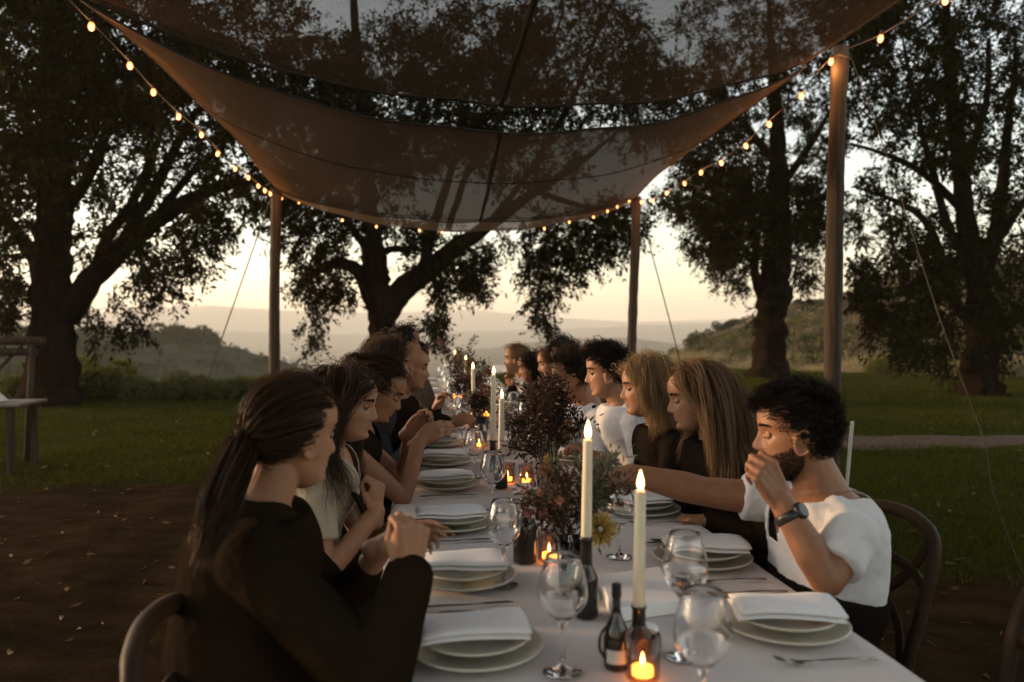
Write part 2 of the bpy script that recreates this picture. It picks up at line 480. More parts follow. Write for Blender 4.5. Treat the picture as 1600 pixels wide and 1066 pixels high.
HM = hillside('mountain', [(-700, 500, 2400), (0, 511, 2400), (200, 515, 2400), (420, 519, 2400), (600, 524, 2400), (700, 520, 2370), (860, 514, 2400), (1000, 508, 2400), (1100, 505, 2400), (1200, 502, 2400), (1500, 500, 2400), (2200, 480, 2400)],
              [(-700, 1700, -52), (2200, 1700, -52)], far_m, 24, rough=4.0)
HF = hillside('mountain', [(-900, 480, 3600), (0, 493, 3600), (150, 493, 3600), (230, 485, 3600), (270, 481, 3600), (330, 478, 3600), (400, 483, 3600), (500, 487, 3600), (620, 489, 3600), (745, 484, 3600), (800, 489, 3600), (900, 496, 3600), (1000, 502, 3600), (1130, 499, 3600), (1250, 493, 3600), (1600, 480, 3600), (2400, 470, 3600)],
              [(-900, 2700, -52), (2400, 2700, -52)], far_m, 25, rough=6.0, back=1.04)

# the path of bare earth crossing the lawn
def build_path():
    n, m = 80, 10
    X = np.linspace(1.9, 20, n)
    mid = 9.25 + 0.12 * np.sin(X * 0.7); hw = 0.50 + 0.12 * np.sin(X * 1.3 + 1) + 0.06 * np.sin(X * 5)
    hw = hw * np.clip((X - 1.85) / 2.2, 0.03, 1)
    V = np.zeros((n, m, 3))
    for k in range(m):
        y = mid + hw * (k / (m - 1) * 2 - 1) * (1 + 0.1 * np.sin(X * 9 + k))
        V[:, k] = np.stack([X, y, zground(X, y) + 0.012 - 0.009 * abs(k / (m - 1) * 2 - 1) ** 3], -1)
    i, j = np.meshgrid(np.arange(n - 1), np.arange(m - 1), indexing='ij')
    Fq = np.stack([i * m + j, (i + 1) * m + j, (i + 1) * m + j + 1, i * m + j + 1], -1).reshape(-1, 4)
    tag(np_obj('path', V.reshape(-1, 3), Fq, mat('path_earth', (0.066, 0.035, 0.017), (0.038, 0.020, 0.010), rough=0.95, scale=4, detail=9, bump=0.8, bscale=30, bdist=0.03), smooth=True), kind='structure')
build_path()

# evening haze: one closed box round camera, ground and hills
def build_haze():
    b = MB(); b.box((0, 1500, 22), (9000, 11200, 190))
    m = bpy.data.materials.new('evening_haze'); m.use_nodes = True
    N, L = m.node_tree.nodes, m.node_tree.links
    N.remove(N['Principled BSDF'])
    v = N.new('ShaderNodeVolumePrincipled')
    v.inputs['Color'].default_value = (0.93, 0.89, 0.82, 1)
    v.inputs['Density'].default_value = 0.00042
    v.inputs['Anisotropy'].default_value = 0.1
    L.new(v.outputs[0], N['Material Output'].inputs['Volume'])
    o = b.build('haze', m, smooth=False)
    tag(o, kind='stuff')
build_haze()

# ================================================================== leaves, shrubs
def leaf_cards(P, D, L, W, rng, fold=0.25):
    """one folded diamond leaf per point: returns verts, quads"""
    n = len(P)
    D = D / np.linalg.norm(D, axis=1, keepdims=True)
    a = rng.normal(size=(n, 3)); S = np.cross(D, a); S /= np.linalg.norm(S, axis=1, keepdims=True)
    Nn = np.cross(D, S)
    L = np.asarray(L).reshape(-1, 1); W = np.asarray(W).reshape(-1, 1)
    mid = P + D * L * 0.45 + Nn * W * fold
    V = np.stack([P, mid + S * W * 0.5 , P + D * L, mid - S * W * 0.5], 1).reshape(-1, 3)
    return V, np.arange(4 * n).reshape(-1, 4)

def shrub_meshes(seed, n, size, leaf, mt, lumps=9, flat=0.8):
    rng = np.random.RandomState(seed)
    C = rng.normal(size=(lumps, 3)) * [0.42, 0.42, 0.2]; C[:, 2] = np.abs(C[:, 2]) * flat + 0.32
    Rl = rng.uniform(0.22, 0.42, lumps)
    w = rng.randint(0, lumps, n)
    d = rng.normal(size=(n, 3)); d /= np.linalg.norm(d, axis=1, keepdims=True)
    P = C[w] + d * (Rl[w] * rng.uniform(0.55, 1.08, n) ** 0.6)[:, None]
    P[:, 2] = np.maximum(P[:, 2], 0.02) * flat
    P *= size
    D = d + rng.normal(size=(n, 3)) * 0.7 + [0, 0, 0.25]
    V, Fq = leaf_cards(P, D, leaf * rng.uniform(0.7, 1.3, n), leaf * 0.55 * rng.uniform(0.7, 1.3, n), rng)
    fm = np_mesh('foliage', V, Fq, mt)
    b = MB()
    for k in range(5):
        c = C[rng.randint(lumps)] * size
        b.tube(bez([(0.04 * k - 0.1, 0.03, -0.12), (c[0] * 0.4, c[1] * 0.4, c[2] * 0.4 * flat), (c[0], c[1], c[2] * flat)], 5), [0.03 * size, 0.022 * size, 0.018 * size, 0.014 * size, 0.01 * size, 0.006 * size], 5)
    return fm, b.mesh('stem', MT['bark'])
def put_shrub(meshes, loc, s, rz, label, group, sz=1.0, name='shrub'):
    t = thing(name, label, 'shrub', loc, rz, group)
    t.scale = (s, s, s * sz)
    link(bpy.data.objects.new('foliage', meshes[0]), t); link(bpy.data.objects.new('stem', meshes[1]), t)
    return t

def shrubs():
    rng = np.random.RandomState(4)
    hedge = [shrub_meshes(100 + k, 2600, 1.0, 0.10, MT['hedge'] if k != 1 else MT['scrub_light']) for k in range(3)]
    # the low hedge along the far edge of the lawn
    specs = [(28, 0.95, 0, 'dark bushy shrub beside the trunk of the big tree'), (152, 1.25, 1, 'tall pale yellow-green shrub just past the big leaning trunk'),
             (118, 0.9, 0, 'dark rounded shrub growing tight against the big leaning trunk'),
             (185, 0.75, 0, 'low dark shrub directly below the pale yellow-green one'), (215, 0.62, 2, 'low hedge shrub at the lawn edge, first past the yellow-green bush'),
             (243, 0.55, 0, 'low hedge shrub at the lawn edge, second past the yellow-green bush'), (272, 0.6, 2, 'low hedge shrub where the pale guy rope crosses the hedge'),
             (300, 0.78, 2, 'taller leafy hedge shrub beside the pale guy rope'), (331, 0.66, 0, 'hedge shrub between the pale guy rope and the dark wooden post'),
             (362, 0.62, 2, 'hedge shrub two bushes before the dark wooden post'), (392, 0.68, 0, 'hedge shrub right before the dark wooden post'), (452, 0.75, 2, 'hedge shrub just past the dark wooden post, above the heads')]
    for px, s, k, lab in specs:
        p = at(px, 600, 16.6 + rng.uniform(0, 0.9))
        put_shrub(hedge[k], (p.x, p.y, float(zground(np.array(p.x), np.array(p.y))) - 0.03), s * 0.84, rng.uniform(0, 6), lab, 'shrubs along the lawn edge', 1.05)
    big = [shrub_meshes(120 + k, 900, 1.0, 0.2, [MT['scrub'], MT['scrub_light'], MT['scrub_dry'], MT['scrub']][k], lumps=8) for k in range(4)]
    def hilltop(V, u, v):
        nn, mc = V.shape[:2]
        return V[min(int(u * (nn - 1)), nn - 1), min(int(v * (mc - 1)), mc - 1)]
    # chaparral on the near right slope
    for i in range(165):
        v = rng.uniform(0.02, 0.72); u = rng.uniform(0.03, 0.75) ** 0.9
        p = hilltop(HR, u, v)
        k = rng.choice([0, 0, 1, 2, 3, 3]); s = rng.uniform(0.4, 1.15) * (0.7 + 0.9 * u)
        put_shrub(big[k], (p[0] + rng.uniform(-.5, .5), p[1] + rng.uniform(-1, 1), p[2] - 0.15), s, rng.uniform(0, 6), 'rounded chaparral shrub on the dry slope behind the lawn trees', 'chaparral on the dry slope', rng.uniform(0.6, 0.95))
    for px, py, Y, s, k, lab in [(1415, 560, 24.5, 1.7, 1, 'bright yellow-green bush at the foot of the dry slope'), (1385, 573, 24.0, 1.1, 1, 'smaller yellow-green bush leaning on the bright one'),
                                 (1210 + 70, 560, 30, 1.2, 0, 'dark grey-green bush behind the knobbly trunk'), (1345, 565, 27, 1.3, 3, 'dark bush at the slope foot beside the thick wooden post')]:
        p = at(px, py, Y)
        put_shrub(big[k] if k != 1 else hedge[1], (p.x, Y, float(zground(np.array(p.x), np.array(Y))) - 0.05), s, 1.0, lab, None, 1.0)
    for i in range(100):
        v = rng.uniform(0.30, 0.98); u = rng.uniform(0.2, 0.75)
        p = hilltop(HL, u, v)
        k = rng.choice([0, 3, 0, 3, 2]); s = rng.uniform(1.2, 2.6)
        put_shrub(big[k], (p[0] + rng.uniform(-1, 1), p[1] + rng.uniform(-1, 1), p[2] - 0.4), s, rng.uniform(0, 6), 'dark scrub bush on the hazy hillside beyond the hedge', 'scrub on the hazy hillside', rng.uniform(0.5, 0.8))
    for px, py, s, lab in [(284, 536, 4.6, 'round tree standing tallest on the hazy hill ridge'), (262, 534, 3.0, 'smaller round tree next to the tallest one on the ridge'), (314, 541, 3.8, 'broad low tree on the ridge, downhill of the tallest')]:
        p = at(px, py, 146)
        put_shrub(big[3], p, s, px, lab, None, 0.9, 'ridge_tree')
    for px, py, s in [(1100, 541, 2.2), (1128, 530, 1.5), (1166, 518, 1.5), (1258, 486, 1.6), (1275, 482, 1.2), (1222, 498, 1.6)]:
        p = at(px, py, 91)
        put_shrub(big[0], p, s, px, 'small wind-bent tree silhouetted on the dry slope skyline', 'small trees on the slope skyline', 1.0, 'ridge_tree')
shrubs()

def scrub_cover(V, n, hmin, hmax, m, seed, vmax, leaf, per=26):
    """low ground cover on a hillside: one mass of small leafy tufts"""
    rng = np.random.RandomState(seed); nn, mc = V.shape[:2]
    u = rng.uniform(0.02, 0.75, n) * (nn - 2); v = rng.uniform(0, vmax, n) * (mc - 2)
    i, j = u.astype(int), v.astype(int); fu, fv = (u - i)[:, None], (v - j)[:, None]
    C = (V[i, j] * (1 - fu) + V[i + 1, j] * fu) * (1 - fv) + (V[i, j + 1] * (1 - fu) + V[i + 1, j + 1] * fu) * fv
    keep = fbm(C[:, 0] / 6, C[:, 1] / 6, seed, 3, 1.0) + rng.normal(0, 0.5, n) > -0.1
    C = C[keep]; n = len(C); h = rng.uniform(hmin, hmax, n)
    d = rng.normal(size=(n, per, 3)); d /= np.linalg.norm(d, axis=2, keepdims=True); d[..., 2] = np.abs(d[..., 2])
    P = (C[:, None] + d * h[:, None, None] * [1.0, 1.0, 0.75] * rng.uniform(0.6, 1, (n, per, 1))).reshape(-1, 3)
    D = d.reshape(-1, 3) + rng.normal(0, 0.6, (n * per, 3))
    L = np.repeat(h, per) * leaf * rng.uniform(0.7, 1.3, n * per)
    Vv, Fq = leaf_cards(P, D, L, L * 0.6, rng)
    tag(np_obj('hillside_scrub', Vv, Fq, m), kind='stuff')
scrub_cover(HR, 2600, 0.18, 0.55, MT['scrub_dry'], 61, 0.72, 0.55)
scrub_cover(HR, 2200, 0.2, 0.6, MT['scrub'], 62, 0.72, 0.5)
scrub_cover(HL, 2600, 0.5, 1.4, MT['scrub'], 63, 1.0, 0.5)

# a scattering of pale houses on the valley floor
def houses():
    rng = np.random.RandomState(9)
    wm = mat('house_wall', (0.75, 0.73, 0.68), rough=0.8); rm = mat('house_roof', (0.45, 0.38, 0.33), rough=0.8)
    b = MB(); b.box((0, 0, 1.6), (12, 8, 3.2)); wmesh = b.mesh('wall', wm, False)
    b = MB(); b.add([(-6.4, -4.5, 3.2), (6.4, -4.5, 3.2), (6.4, 4.5, 3.2), (-6.4, 4.5, 3.2), (-6.4, 0, 5.4), (6.4, 0, 5.4)], [(0, 1, 5, 4), (2, 3, 4, 5), (0, 4, 3), (1, 2, 5), (3, 2, 1, 0)]); rmesh = b.mesh('roof', rm, False)
    for i in range(46):
        px = rng.normal(492, 28) if i < 34 else rng.uniform(560, 900); Y = rng.uniform(520, 1000)
        x = (px - 657) / F * Y
        z = float(zground(np.array(x), np.array(Y)))
        t = thing('house', 'tiny pale house on the hazy valley floor', 'house', (x, Y, z - 0.4), rng.uniform(0, 3), 'houses on the valley floor')
        t.scale = [rng.uniform(0.8, 1.7)] * 3
        link(bpy.data.objects.new('wall', wmesh), t); link(bpy.data.objects.new('roof', rmesh), t)
houses()

# ================================================================== grass, straw, fallen leaves
def grass():
    rng = np.random.RandomState(3)
    n = 190000
    Y = np.exp(rng.uniform(np.log(3.6), np.log(30), n)); px = rng.uniform(-80, 1680, n)
    X = (px - 657) / F * Y
    keep = (rng.rand(n) > dirt_mask(X, Y) * 1.02) & (Y < lawn_edge(X) + 0.8)
    keep &= ~((np.abs(Y - 9.25) < 0.5) & (X > 2.8) & (rng.rand(n) > 0.04))
    X, Y = X[keep], Y[keep]; n = len(X)
    cl = 0.5 + 0.5 * np.clip(fbm(X, Y, 31, 3, 2.2), -1, 1)
    h = (0.022 + 0.034 * cl) * rng.uniform(0.6, 1.5, n); w = 0.0035 + 0.0009 * Y
    a = rng.uniform(0, 6.28, n); z = zground(X, Y)
    B = np.stack([X, Y, z - 0.004], -1); S = np.stack([np.cos(a), np.sin(a), 0 * a], -1) * w[:, None] * 0.5
    tip = B + np.stack([rng.normal(0, 0.5, n) * h, rng.normal(0, 0.5, n) * h, h], -1)
    V = np.stack([B - S, B + S, tip], 1).reshape(-1, 3)
    gm = mat('grass_blade', (0.078, 0.080, 0.013), (0.030, 0.036, 0.006), rough=0.7, island=True, trans=0.3, spec=0.1)
    tag(np_obj('grass', V, np.arange(3 * n).reshape(-1, 3), gm), kind='stuff')
    # tall dry grass where the lawn ends on the slope side
    n = 30000
    px = rng.uniform(1060, 1680, n); off = np.abs(rng.normal(0, 2.2, n))
    Yb = np.interp(px, [1015, 1130, 1300, 1600, 1700], [33, 30.5, 27.5, 21.5, 21.5]) + off - 0.4
    X = (px - 657) / F * Yb; z = zground(X, Yb)
    z = np.where(off > 0.8, z * 0 + np.maximum(z, -0.35 + off * 0.06), z)
    h = rng.uniform(0.25, 0.8, n) * (0.6 + 0.6 * np.clip(fbm(X, Yb, 33, 3, 0.8), -0.6, 1)); a = rng.uniform(0, 6.28, n)
    B = np.stack([X, Yb, z - 0.05], -1); S = np.stack([np.cos(a), np.sin(a), 0 * a], -1) * 0.016
    tip = B + np.stack([rng.normal(0, 0.25, n) * h, rng.normal(0, 0.25, n) * h, h], -1)
    V = np.stack([B - S, B + S, tip], 1).reshape(-1, 3)
    dm = mat('dry_grass_blade', (0.36, 0.28, 0.16), (0.20, 0.17, 0.085), rough=0.8, island=True, trans=0.35, spec=0.1)
    tag(np_obj('dry_grass', V, np.arange(3 * n).reshape(-1, 3), dm), kind='stuff')
    # fallen leaves and straw on the earth and the lawn
    n = 900
    Y = np.exp(rng.uniform(np.log(1.6), np.log(14), n)); px = rng.uniform(-60, 1680, n); X = (px - 657) / F * Y
    P = np.stack([X, Y, zground(X, Y) + 0.012 + 0.02 * (1 - dirt_mask(X, Y))], -1)
    a = rng.uniform(0, 6.28, n); D = np.stack([np.cos(a), np.sin(a), rng.normal(0, 0.18, n)], -1)
    straw = rng.rand(n) < 0.4
    V, Fq = leaf_cards(P, D, np.where(straw, rng.uniform(0.05, 0.13, n), rng.uniform(0.03, 0.075, n)), np.where(straw, 0.006, rng.uniform(0.012, 0.032, n)), rng, 0.3)
    lm = mat('fallen_leaf', (0.20, 0.125, 0.06), (0.06, 0.038, 0.02), rough=0.8, island=True, trans=0.2)
    tag(np_obj('fallen_leaves', V, Fq, lm), kind='stuff')
grass()
# ================================================================== the big lawn trees
def ell_points(rng, n, px, py, rx, ry, Y, dY):
    out = []
    while len(out) < n:
        a, b = rng.uniform(-1, 1, 2)
        if a * a + b * b > 1: continue
        out.append(at(px + a * rx, py + b * ry, Y + rng.normal(0, dY)))
    return out

def big_tree(name, label, Y, limbs, masses, droops, seed, leafsize=0.098, dY=1.7, thin=0.84):
    rng = np.random.RandomState(seed)
    base = at(limbs[0][0][0], 600, Y); base.z = 0
    t = thing(name, label, 'tree', (base.x, Y, 0))
    tr = MB(); nodes = []; nr = []
    def addtube(pts, rad, n):
        b0 = len(tr.v); tr.tube(pts, rad, n)
        if n >= 8:      # ridged, knobbly bark
            rd = rng.normal(0, 0.055, n)
            for i, p in enumerate(pts):
                rd = rd * 0.93 + rng.normal(0, 0.03, n); kn = 1 + max(0, rng.normal(-0.02, 0.05))
                for k in range(n):
                    v = Vector(tr.v[b0 + i * n + k]); tr.v[b0 + i * n + k] = tuple(Vector(p) + (v - Vector(p)) * (kn + rd[k] * 1.4))
    for li, limb in enumerate(limbs):
        pts = [at(p[0], p[1], Y + (p[3] if len(p) > 3 else 0)) for p in limb]
        if li == 0: pts[0].z = -0.25
        m = max(10, (6 if li == 0 else 4) * len(pts))
        C = bez(pts, m); rads = np.interp(np.linspace(0, 1, m + 1), np.linspace(0, 1, len(limb)), [p[2] * thin for p in limb])
        jit = [Vector(rng.normal(0, 0.05, 3) * rads[k] * (k > 0)) for k in range(m + 1)]
        C = [c + j for c, j in zip(C, jit)]
        if li == 0:
            rads = rads * (1 + 0.06 * rng.normal(size=m + 1))
        addtube([c - base for c in C], list(rads), 18 if rads[0] > 0.15 else 8)
        for c, r in zip(C, rads):
            if li or c.z > 1.6: nodes.append(c); nr.append(r)
    # foliage masses: anchors joined to the nearest wood by tapering branchlets
    anchors = []
    for (px, py, rx, ry, n) in masses: anchors += [(p, 0) for p in ell_points(rng, n, px, py, rx, ry, Y, dY)]
    for (px, py, L, n) in droops:        # hanging sprays: px, py of the top, length in pixels
        for k in range(n):
            f = rng.uniform(0, 1)
            anchors.append((at(px + rng.normal(0, 9) + 8 * math.sin(f * 3 + px), py + f * L, Y + rng.normal(0, 0.5)), 1))
    NP = np.array([tuple(p) for p in nodes]); NR = np.array(nr)
    A = np.array([tuple(p) for p, _ in anchors]); hang = np.array([h for _, h in anchors])
    d0 = np.array([np.min(np.linalg.norm(NP - a, axis=1)) for a in A])
    order = np.argsort(d0 + hang * 0.0)
    cap_ = len(NP) + 4 * len(A); NPb = np.zeros((cap_, 3)); NPb[:len(NP)] = NP; NRb = np.zeros(cap_); NRb[:len(NP)] = NR; cnt = len(NP)
    LP = []; LD = []
    for idx in order:
        a = A[idx]
        dd = np.linalg.norm(NPb[:cnt] - a, axis=1) + 0.35 * np.maximum(NPb[:cnt, 2] - a[2], 0) * (1 - hang[idx])
        k = int(np.argmin(dd)); s = NPb[k]; L = np.linalg.norm(a - s)
        r0 = min(NRb[k] * 0.6, 0.012 + 0.018 * L); r1 = 0.006
        mid = (s + a) / 2 + np.array([0, 0, (0.10 if not hang[idx] else 0.02) * L]) + rng.normal(0, 0.07, 3) * L
        C = bez([s, mid, a], 4)
        addtube([c - base for c in C], list(np.linspace(r0, r1, 5)), 4 if r0 < 0.03 else 5)
        for c, r in zip(C[1:], np.linspace(r0, r1, 5)[1:]):
            NPb[cnt] = c; NRb[cnt] = r; cnt += 1
        # twigs with leaves round the anchor
        dirn = (a - s) / max(L, 1e-6)
        for q in range(4):
            w = dirn * 0.6 + rng.normal(0, 0.55, 3) + np.array([0, 0, -0.25 - 0.55 * hang[idx]])
            w /= np.linalg.norm(w); tl = rng.uniform(0.25, 0.6)
            nl = rng.randint(12, 20)
            u = rng.uniform(0.05, 1, nl)[:, None]
            st = a + (s - a) * rng.uniform(0, 0.35)
            P = st + w * tl * u + np.array([0, 0, -0.22]) * u * u * tl + rng.normal(0, 0.035, (nl, 3))
            D = w + rng.normal(0, 0.75, (nl, 3)) + np.array([0, 0, -0.35])
            LP.append(P); LD.append(D)
            e = st + w * tl + np.array([0, 0, -0.22]) * tl
            addtube([Vector(st) - base, Vector((st + e) / 2) - base, Vector(e) - base], [0.006, 0.004, 0.002], 3)
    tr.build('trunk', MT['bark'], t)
    LP = np.concatenate(LP); LD = np.concatenate(LD)
    sz = leafsize * rng.uniform(0.5, 1.5, len(LP))
    V, Fq = leaf_cards(LP - np.array(base), LD, sz, sz * rng.uniform(0.32, 0.5, len(LP)), rng)
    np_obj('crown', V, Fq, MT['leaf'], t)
    return len(LP)

TOT = 0
# broad leaning tree at the left
TOT += big_tree('oak_tree', 'massive leaning tree, its huge dark trunk beside the hedge', 15.5,
    [[(74, 640, .66), (80, 575, .50), (80, 500, .40), (80, 430, .38), (84, 330, .35), (86, 200, .30), (80, 60, .24), (76, -90, .16), (70, -220, .05)],
     [(100, 500, .26), (140, 440, .25), (190, 388, .23), (245, 345, .19), (300, 312, .14), (352, 291, .10), (410, 280, .05)],
     [(185, 395, .16), (212, 345, .15), (248, 285, .12), (288, 205, .09), (330, 140, .06), (360, 60, .03)],
     [(235, 352, .11), (285, 285, .10), (330, 245, .07), (372, 200, .04)],
     [(150, 430, .13), (168, 370, .12), (205, 320, .10), (240, 240, .07), (270, 150, .04)],
     [(68, 430, .16), (40, 385, .14), (8, 345, .12), (-40, 310, .08)],
     [(84, 350, .15), (130, 290, .12), (170, 200, .09), (215, 100, .05)],
     [(84, 280, .15), (40, 200, .12), (10, 100, .08), (-30, 10, .04)]],
    [(60, 110, 120, 150, 370), (200, 70, 130, 120, 330), (160, 230, 120, 90, 105), (300, 130, 90, 110, 130), (20, 300, 60, 90, 90), (270, 300, 80, 55, 26), (360, 240, 60, 50, 30),
     (150, 360, 50, 60, 22), (340, 320, 60, 40, 24), (230, 385, 40, 45, 28), (10, 430, 26, 60, 26), (60, -110, 260, 110, 260), (400, 60, 80, 110, 110), (420, 300, 45, 35, 40)],
    [(300, 360, 60, 8), (262, 400, 62, 8), (235, 400, 75, 9), (205, 430, 85, 9), (180, 470, 50, 4), (150, 470, 60, 3), (22, 430, 70, 10), (5, 420, 80, 12), (320, 340, 55, 8), (345, 320, 45, 8), (285, 340, 90, 10)],
    1)
# the forked tree behind the far end of the table
TOT += big_tree('oak_tree', 'forked tree standing behind the far end of the table', 17.0,
    [[(598, 640, .46), (597, 570, .36), (597, 520, .31), (597, 478, .31), (585, 430, .27), (583, 380, .22), (578, 330, .19), (570, 230, .15), (560, 120, .11), (552, -10, .07), (545, -150, .02)],
     [(604, 490, .26), (632, 452, .24), (672, 422, .22), (712, 388, .18), (765, 352, .14), (830, 305, .10), (900, 260, .07), (960, 210, .03)],
     [(664, 428, .14), (668, 385, .13), (680, 345, .11), (700, 280, .08), (725, 190, .05), (740, 90, .02)],
     [(590, 490, .18), (570, 445, .15), (552, 418, .13), (520, 413, .10), (490, 428, .07), (470, 450, .03)],
     [(584, 410, .13), (563, 375, .11), (535, 335, .09), (505, 290, .07), (470, 210, .05), (440, 120, .02)],
     [(700, 360, .08), (712, 320, .08), (740, 250, .07), (800, 160, .06), (850, 95, .05), (880, 20, .03)],
     [(760, 355, .08), (840, 250, .07), (905, 130, .06), (930, 60, .05), (970, -20, .03)],
     [(594, 395, .08), (622, 388, .07), (640, 400, .05)],
     [(530, 335, .05), (500, 345, .04), (470, 370, .03), (455, 400, .02)],
     [(840, 300, .07), (900, 320, .06), (960, 330, .04), (1010, 335, .02)]],
    [(500, 380, 48, 46, 34), (560, 330, 60, 40, 42), (650, 365, 40, 28, 26), (620, 150, 150, 120, 360), (480, 170, 110, 120, 280), (760, 120, 130, 120, 270), (900, 90, 130, 110, 250),
     (740, 395, 40, 30, 26), (840, 360, 60, 35, 36), (920, 350, 60, 35, 40), (970, 340, 50, 35, 38), (1000, 150, 80, 80, 90), (740, -100, 320, 90, 250), (600, 240, 90, 50, 60), (820, 240, 100, 50, 60), (655, 410, 26, 24, 9), (460, 330, 40, 40, 40)],
    [(492, 400, 130, 26), (470, 400, 60, 12), (515, 420, 60, 10), (540, 410, 60, 8), (688, 420, 110, 26), (700, 400, 60, 10), (728, 400, 60, 14), (750, 390, 60, 14), (852, 380, 130, 28), (868, 380, 70, 14), (838, 380, 60, 10), (905, 360, 65, 14), (890, 360, 50, 10), (955, 360, 50, 10), (930, 355, 45, 8)],
    2, dY=1.1, thin=0.95)
# knobbly tree at the lawn edge on the right
TOT += big_tree('oak_tree', 'tree with knobbly trunk and low dense crown at the lawn edge', 22.0,
    [[(1203, 600, .66), (1203, 570, .46), (1204, 520, .40), (1206, 470, .40), (1209, 430, .38), (1214, 370, .34), (1216, 290, .28), (1212, 190, .2), (1205, 80, .12), (1200, -40, .04)],
     [(1198, 478, .17), (1184, 450, .13), (1179, 420, .12), (1181, 385, .12), (1172, 330, .09), (1150, 260, .04)],
     [(1214, 400, .16), (1240, 365, .14), (1272, 325, .11), (1310, 280, .06)],
     [(1210, 360, .13), (1160, 340, .11), (1110, 328, .07), (1070, 318, .03)],
     [(1216, 300, .12), (1270, 220, .09), (1310, 150, .04)],
     [(1214, 260, .12), (1150, 180, .09), (1090, 120, .04)],
     [(1186, 510, .10), (1180, 502, .09), (1178, 500, .05)]],
    [(1200, 190, 130, 130, 380), (1140, 320, 60, 55, 130), (1220, 330, 75, 50, 120), (1110, 300, 60, 60, 110), (1160, 390, 50, 34, 65), (1250, 380, 34, 60, 55), (1120, 370, 46, 40, 60), (1080, 180, 60, 90, 120), (1290, 320, 40, 60, 50), (1200, 20, 150, 80, 200), (1055, 320, 30, 30, 26)],
    [(1255, 420, 40, 10), (1140, 410, 36, 10), (1270, 400, 50, 8), (1160, 420, 30, 8), (1190, 470, 36, 4), (1085, 370, 30, 8)],
    3, leafsize=0.105, thin=1.0)
# spreading tree close on the right
TOT += big_tree('oak_tree', 'wide spreading tree at the far right of the lawn, low boughs', 15.5,
    [[(1530, 640, .62), (1530, 590, .42), (1532, 540, .32), (1530, 480, .30), (1524, 420, .27), (1508, 340, .23), (1498, 240, .19), (1486, 130, .14), (1478, 10, .09), (1470, -120, .03)],
     [(1524, 510, .17), (1496, 478, .15), (1480, 440, .13), (1468, 395, .11), (1445, 345, .09), (1400, 315, .06), (1335, 292, .03)],
     [(1530, 470, .19), (1548, 400, .17), (1565, 310, .14), (1575, 200, .1), (1590, 80, .05)],
     [(1522, 430, .14), (1480, 350, .11), (1455, 260, .09), (1430, 160, .06), (1410, 60, .03)],
     [(1540, 540, .15), (1580, 500, .13), (1640, 450, .1)],
     [(1506, 330, .11), (1440, 270, .08), (1380, 240, .05), (1330, 225, .03)],
     [(1555, 380, .12), (1610, 300, .09), (1660, 220, .05)],
     [(1498, 270, .10), (1540, 170, .08), (1545, 60, .05)]],
    [(1400, 90, 100, 110, 180), (1540, 120, 100, 150, 190), (1460, 200, 90, 60, 80), (1390, 300, 50, 50, 26), (1580, 330, 60, 90, 70), (1400, 480, 66, 34, 36), (1450, 430, 50, 40, 45), (1580, 470, 60, 60, 60),
     (1480, 380, 50, 50, 50), (1350, 430, 30, 24, 12), (1460, 520, 40, 40, 25), (1500, -100, 200, 90, 200), (1340, 30, 60, 90, 90), (1400, 380, 40, 40, 28)],
    [(1355, 400, 60, 10), (1375, 420, 80, 12), (1410, 500, 45, 10), (1480, 540, 40, 8), (1430, 500, 60, 12), (1560, 520, 50, 10), (1340, 330, 40, 5)],
    4)
print('LEAVES', TOT)
# ================================================================== shade sails on posts
def fabric_mat(name, col, col2, openness):
    """loose woven shade cloth: a share of it is open holes, the rest lets some light glow through"""
    m = bpy.data.materials.new(name); m.use_nodes = True
    N, L = m.node_tree.nodes, m.node_tree.links
    b = N['Principled BSDF']; b.inputs['Roughness'].default_value = 0.9; b.inputs['Specular IOR Level'].default_value = 0.0
    tc = N.new('ShaderNodeTexCoord')
    nz = N.new('ShaderNodeTexNoise'); nz.inputs['Scale'].default_value = 2.2; nz.inputs['Detail'].default_value = 7
    L.new(tc.outputs['Object'], nz.inputs['Vector'])
    mx = N.new('ShaderNodeMix'); mx.data_type = 'RGBA'; mx.inputs['A'].default_value = (*col2, 1); mx.inputs['B'].default_value = (*col, 1)
    L.new(nz.outputs['Fac'], mx.inputs['Factor']); L.new(mx.outputs['Result'], b.inputs['Base Color'])
    tl = N.new('ShaderNodeBsdfTranslucent'); L.new(mx.outputs['Result'], tl.inputs['Color'])
    ms = N.new('ShaderNodeMixShader'); ms.inputs[0].default_value = 0.35
    L.new(b.outputs[0], ms.inputs[1]); L.new(tl.outputs[0], ms.inputs[2])
    tr = N.new('ShaderNodeBsdfTransparent')
    n2 = N.new('ShaderNodeTexNoise'); n2.inputs['Scale'].default_value = 90; n2.inputs['Detail'].default_value = 2
    L.new(tc.outputs['Object'], n2.inputs['Vector'])
    mr = N.new('ShaderNodeMapRange'); mr.inputs[1].default_value = 0.3; mr.inputs[2].default_value = 0.7
    mr.inputs[3].default_value = openness * 0.75; mr.inputs[4].default_value = openness * 1.25
    L.new(n2.outputs['Fac'], mr.inputs[0])
    m2 = N.new('ShaderNodeMixShader'); L.new(mr.outputs[0], m2.inputs[0]); L.new(ms.outputs[0], m2.inputs[1]); L.new(tr.outputs[0], m2.inputs[2])
    L.new(m2.outputs[0], N['Material Output'].inputs['Surface'])
    return m
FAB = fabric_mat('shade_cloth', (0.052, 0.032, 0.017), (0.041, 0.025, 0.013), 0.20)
FAB_EDGE = fabric_mat('shade_cloth_hem_lit', (0.20, 0.155, 0.115), (0.175, 0.135, 0.10), 0.10)  # paler than the sail: light caught by the hem is put into its colour
SEAM = mat('seam_tape', (0.045, 0.034, 0.026), rough=0.9)

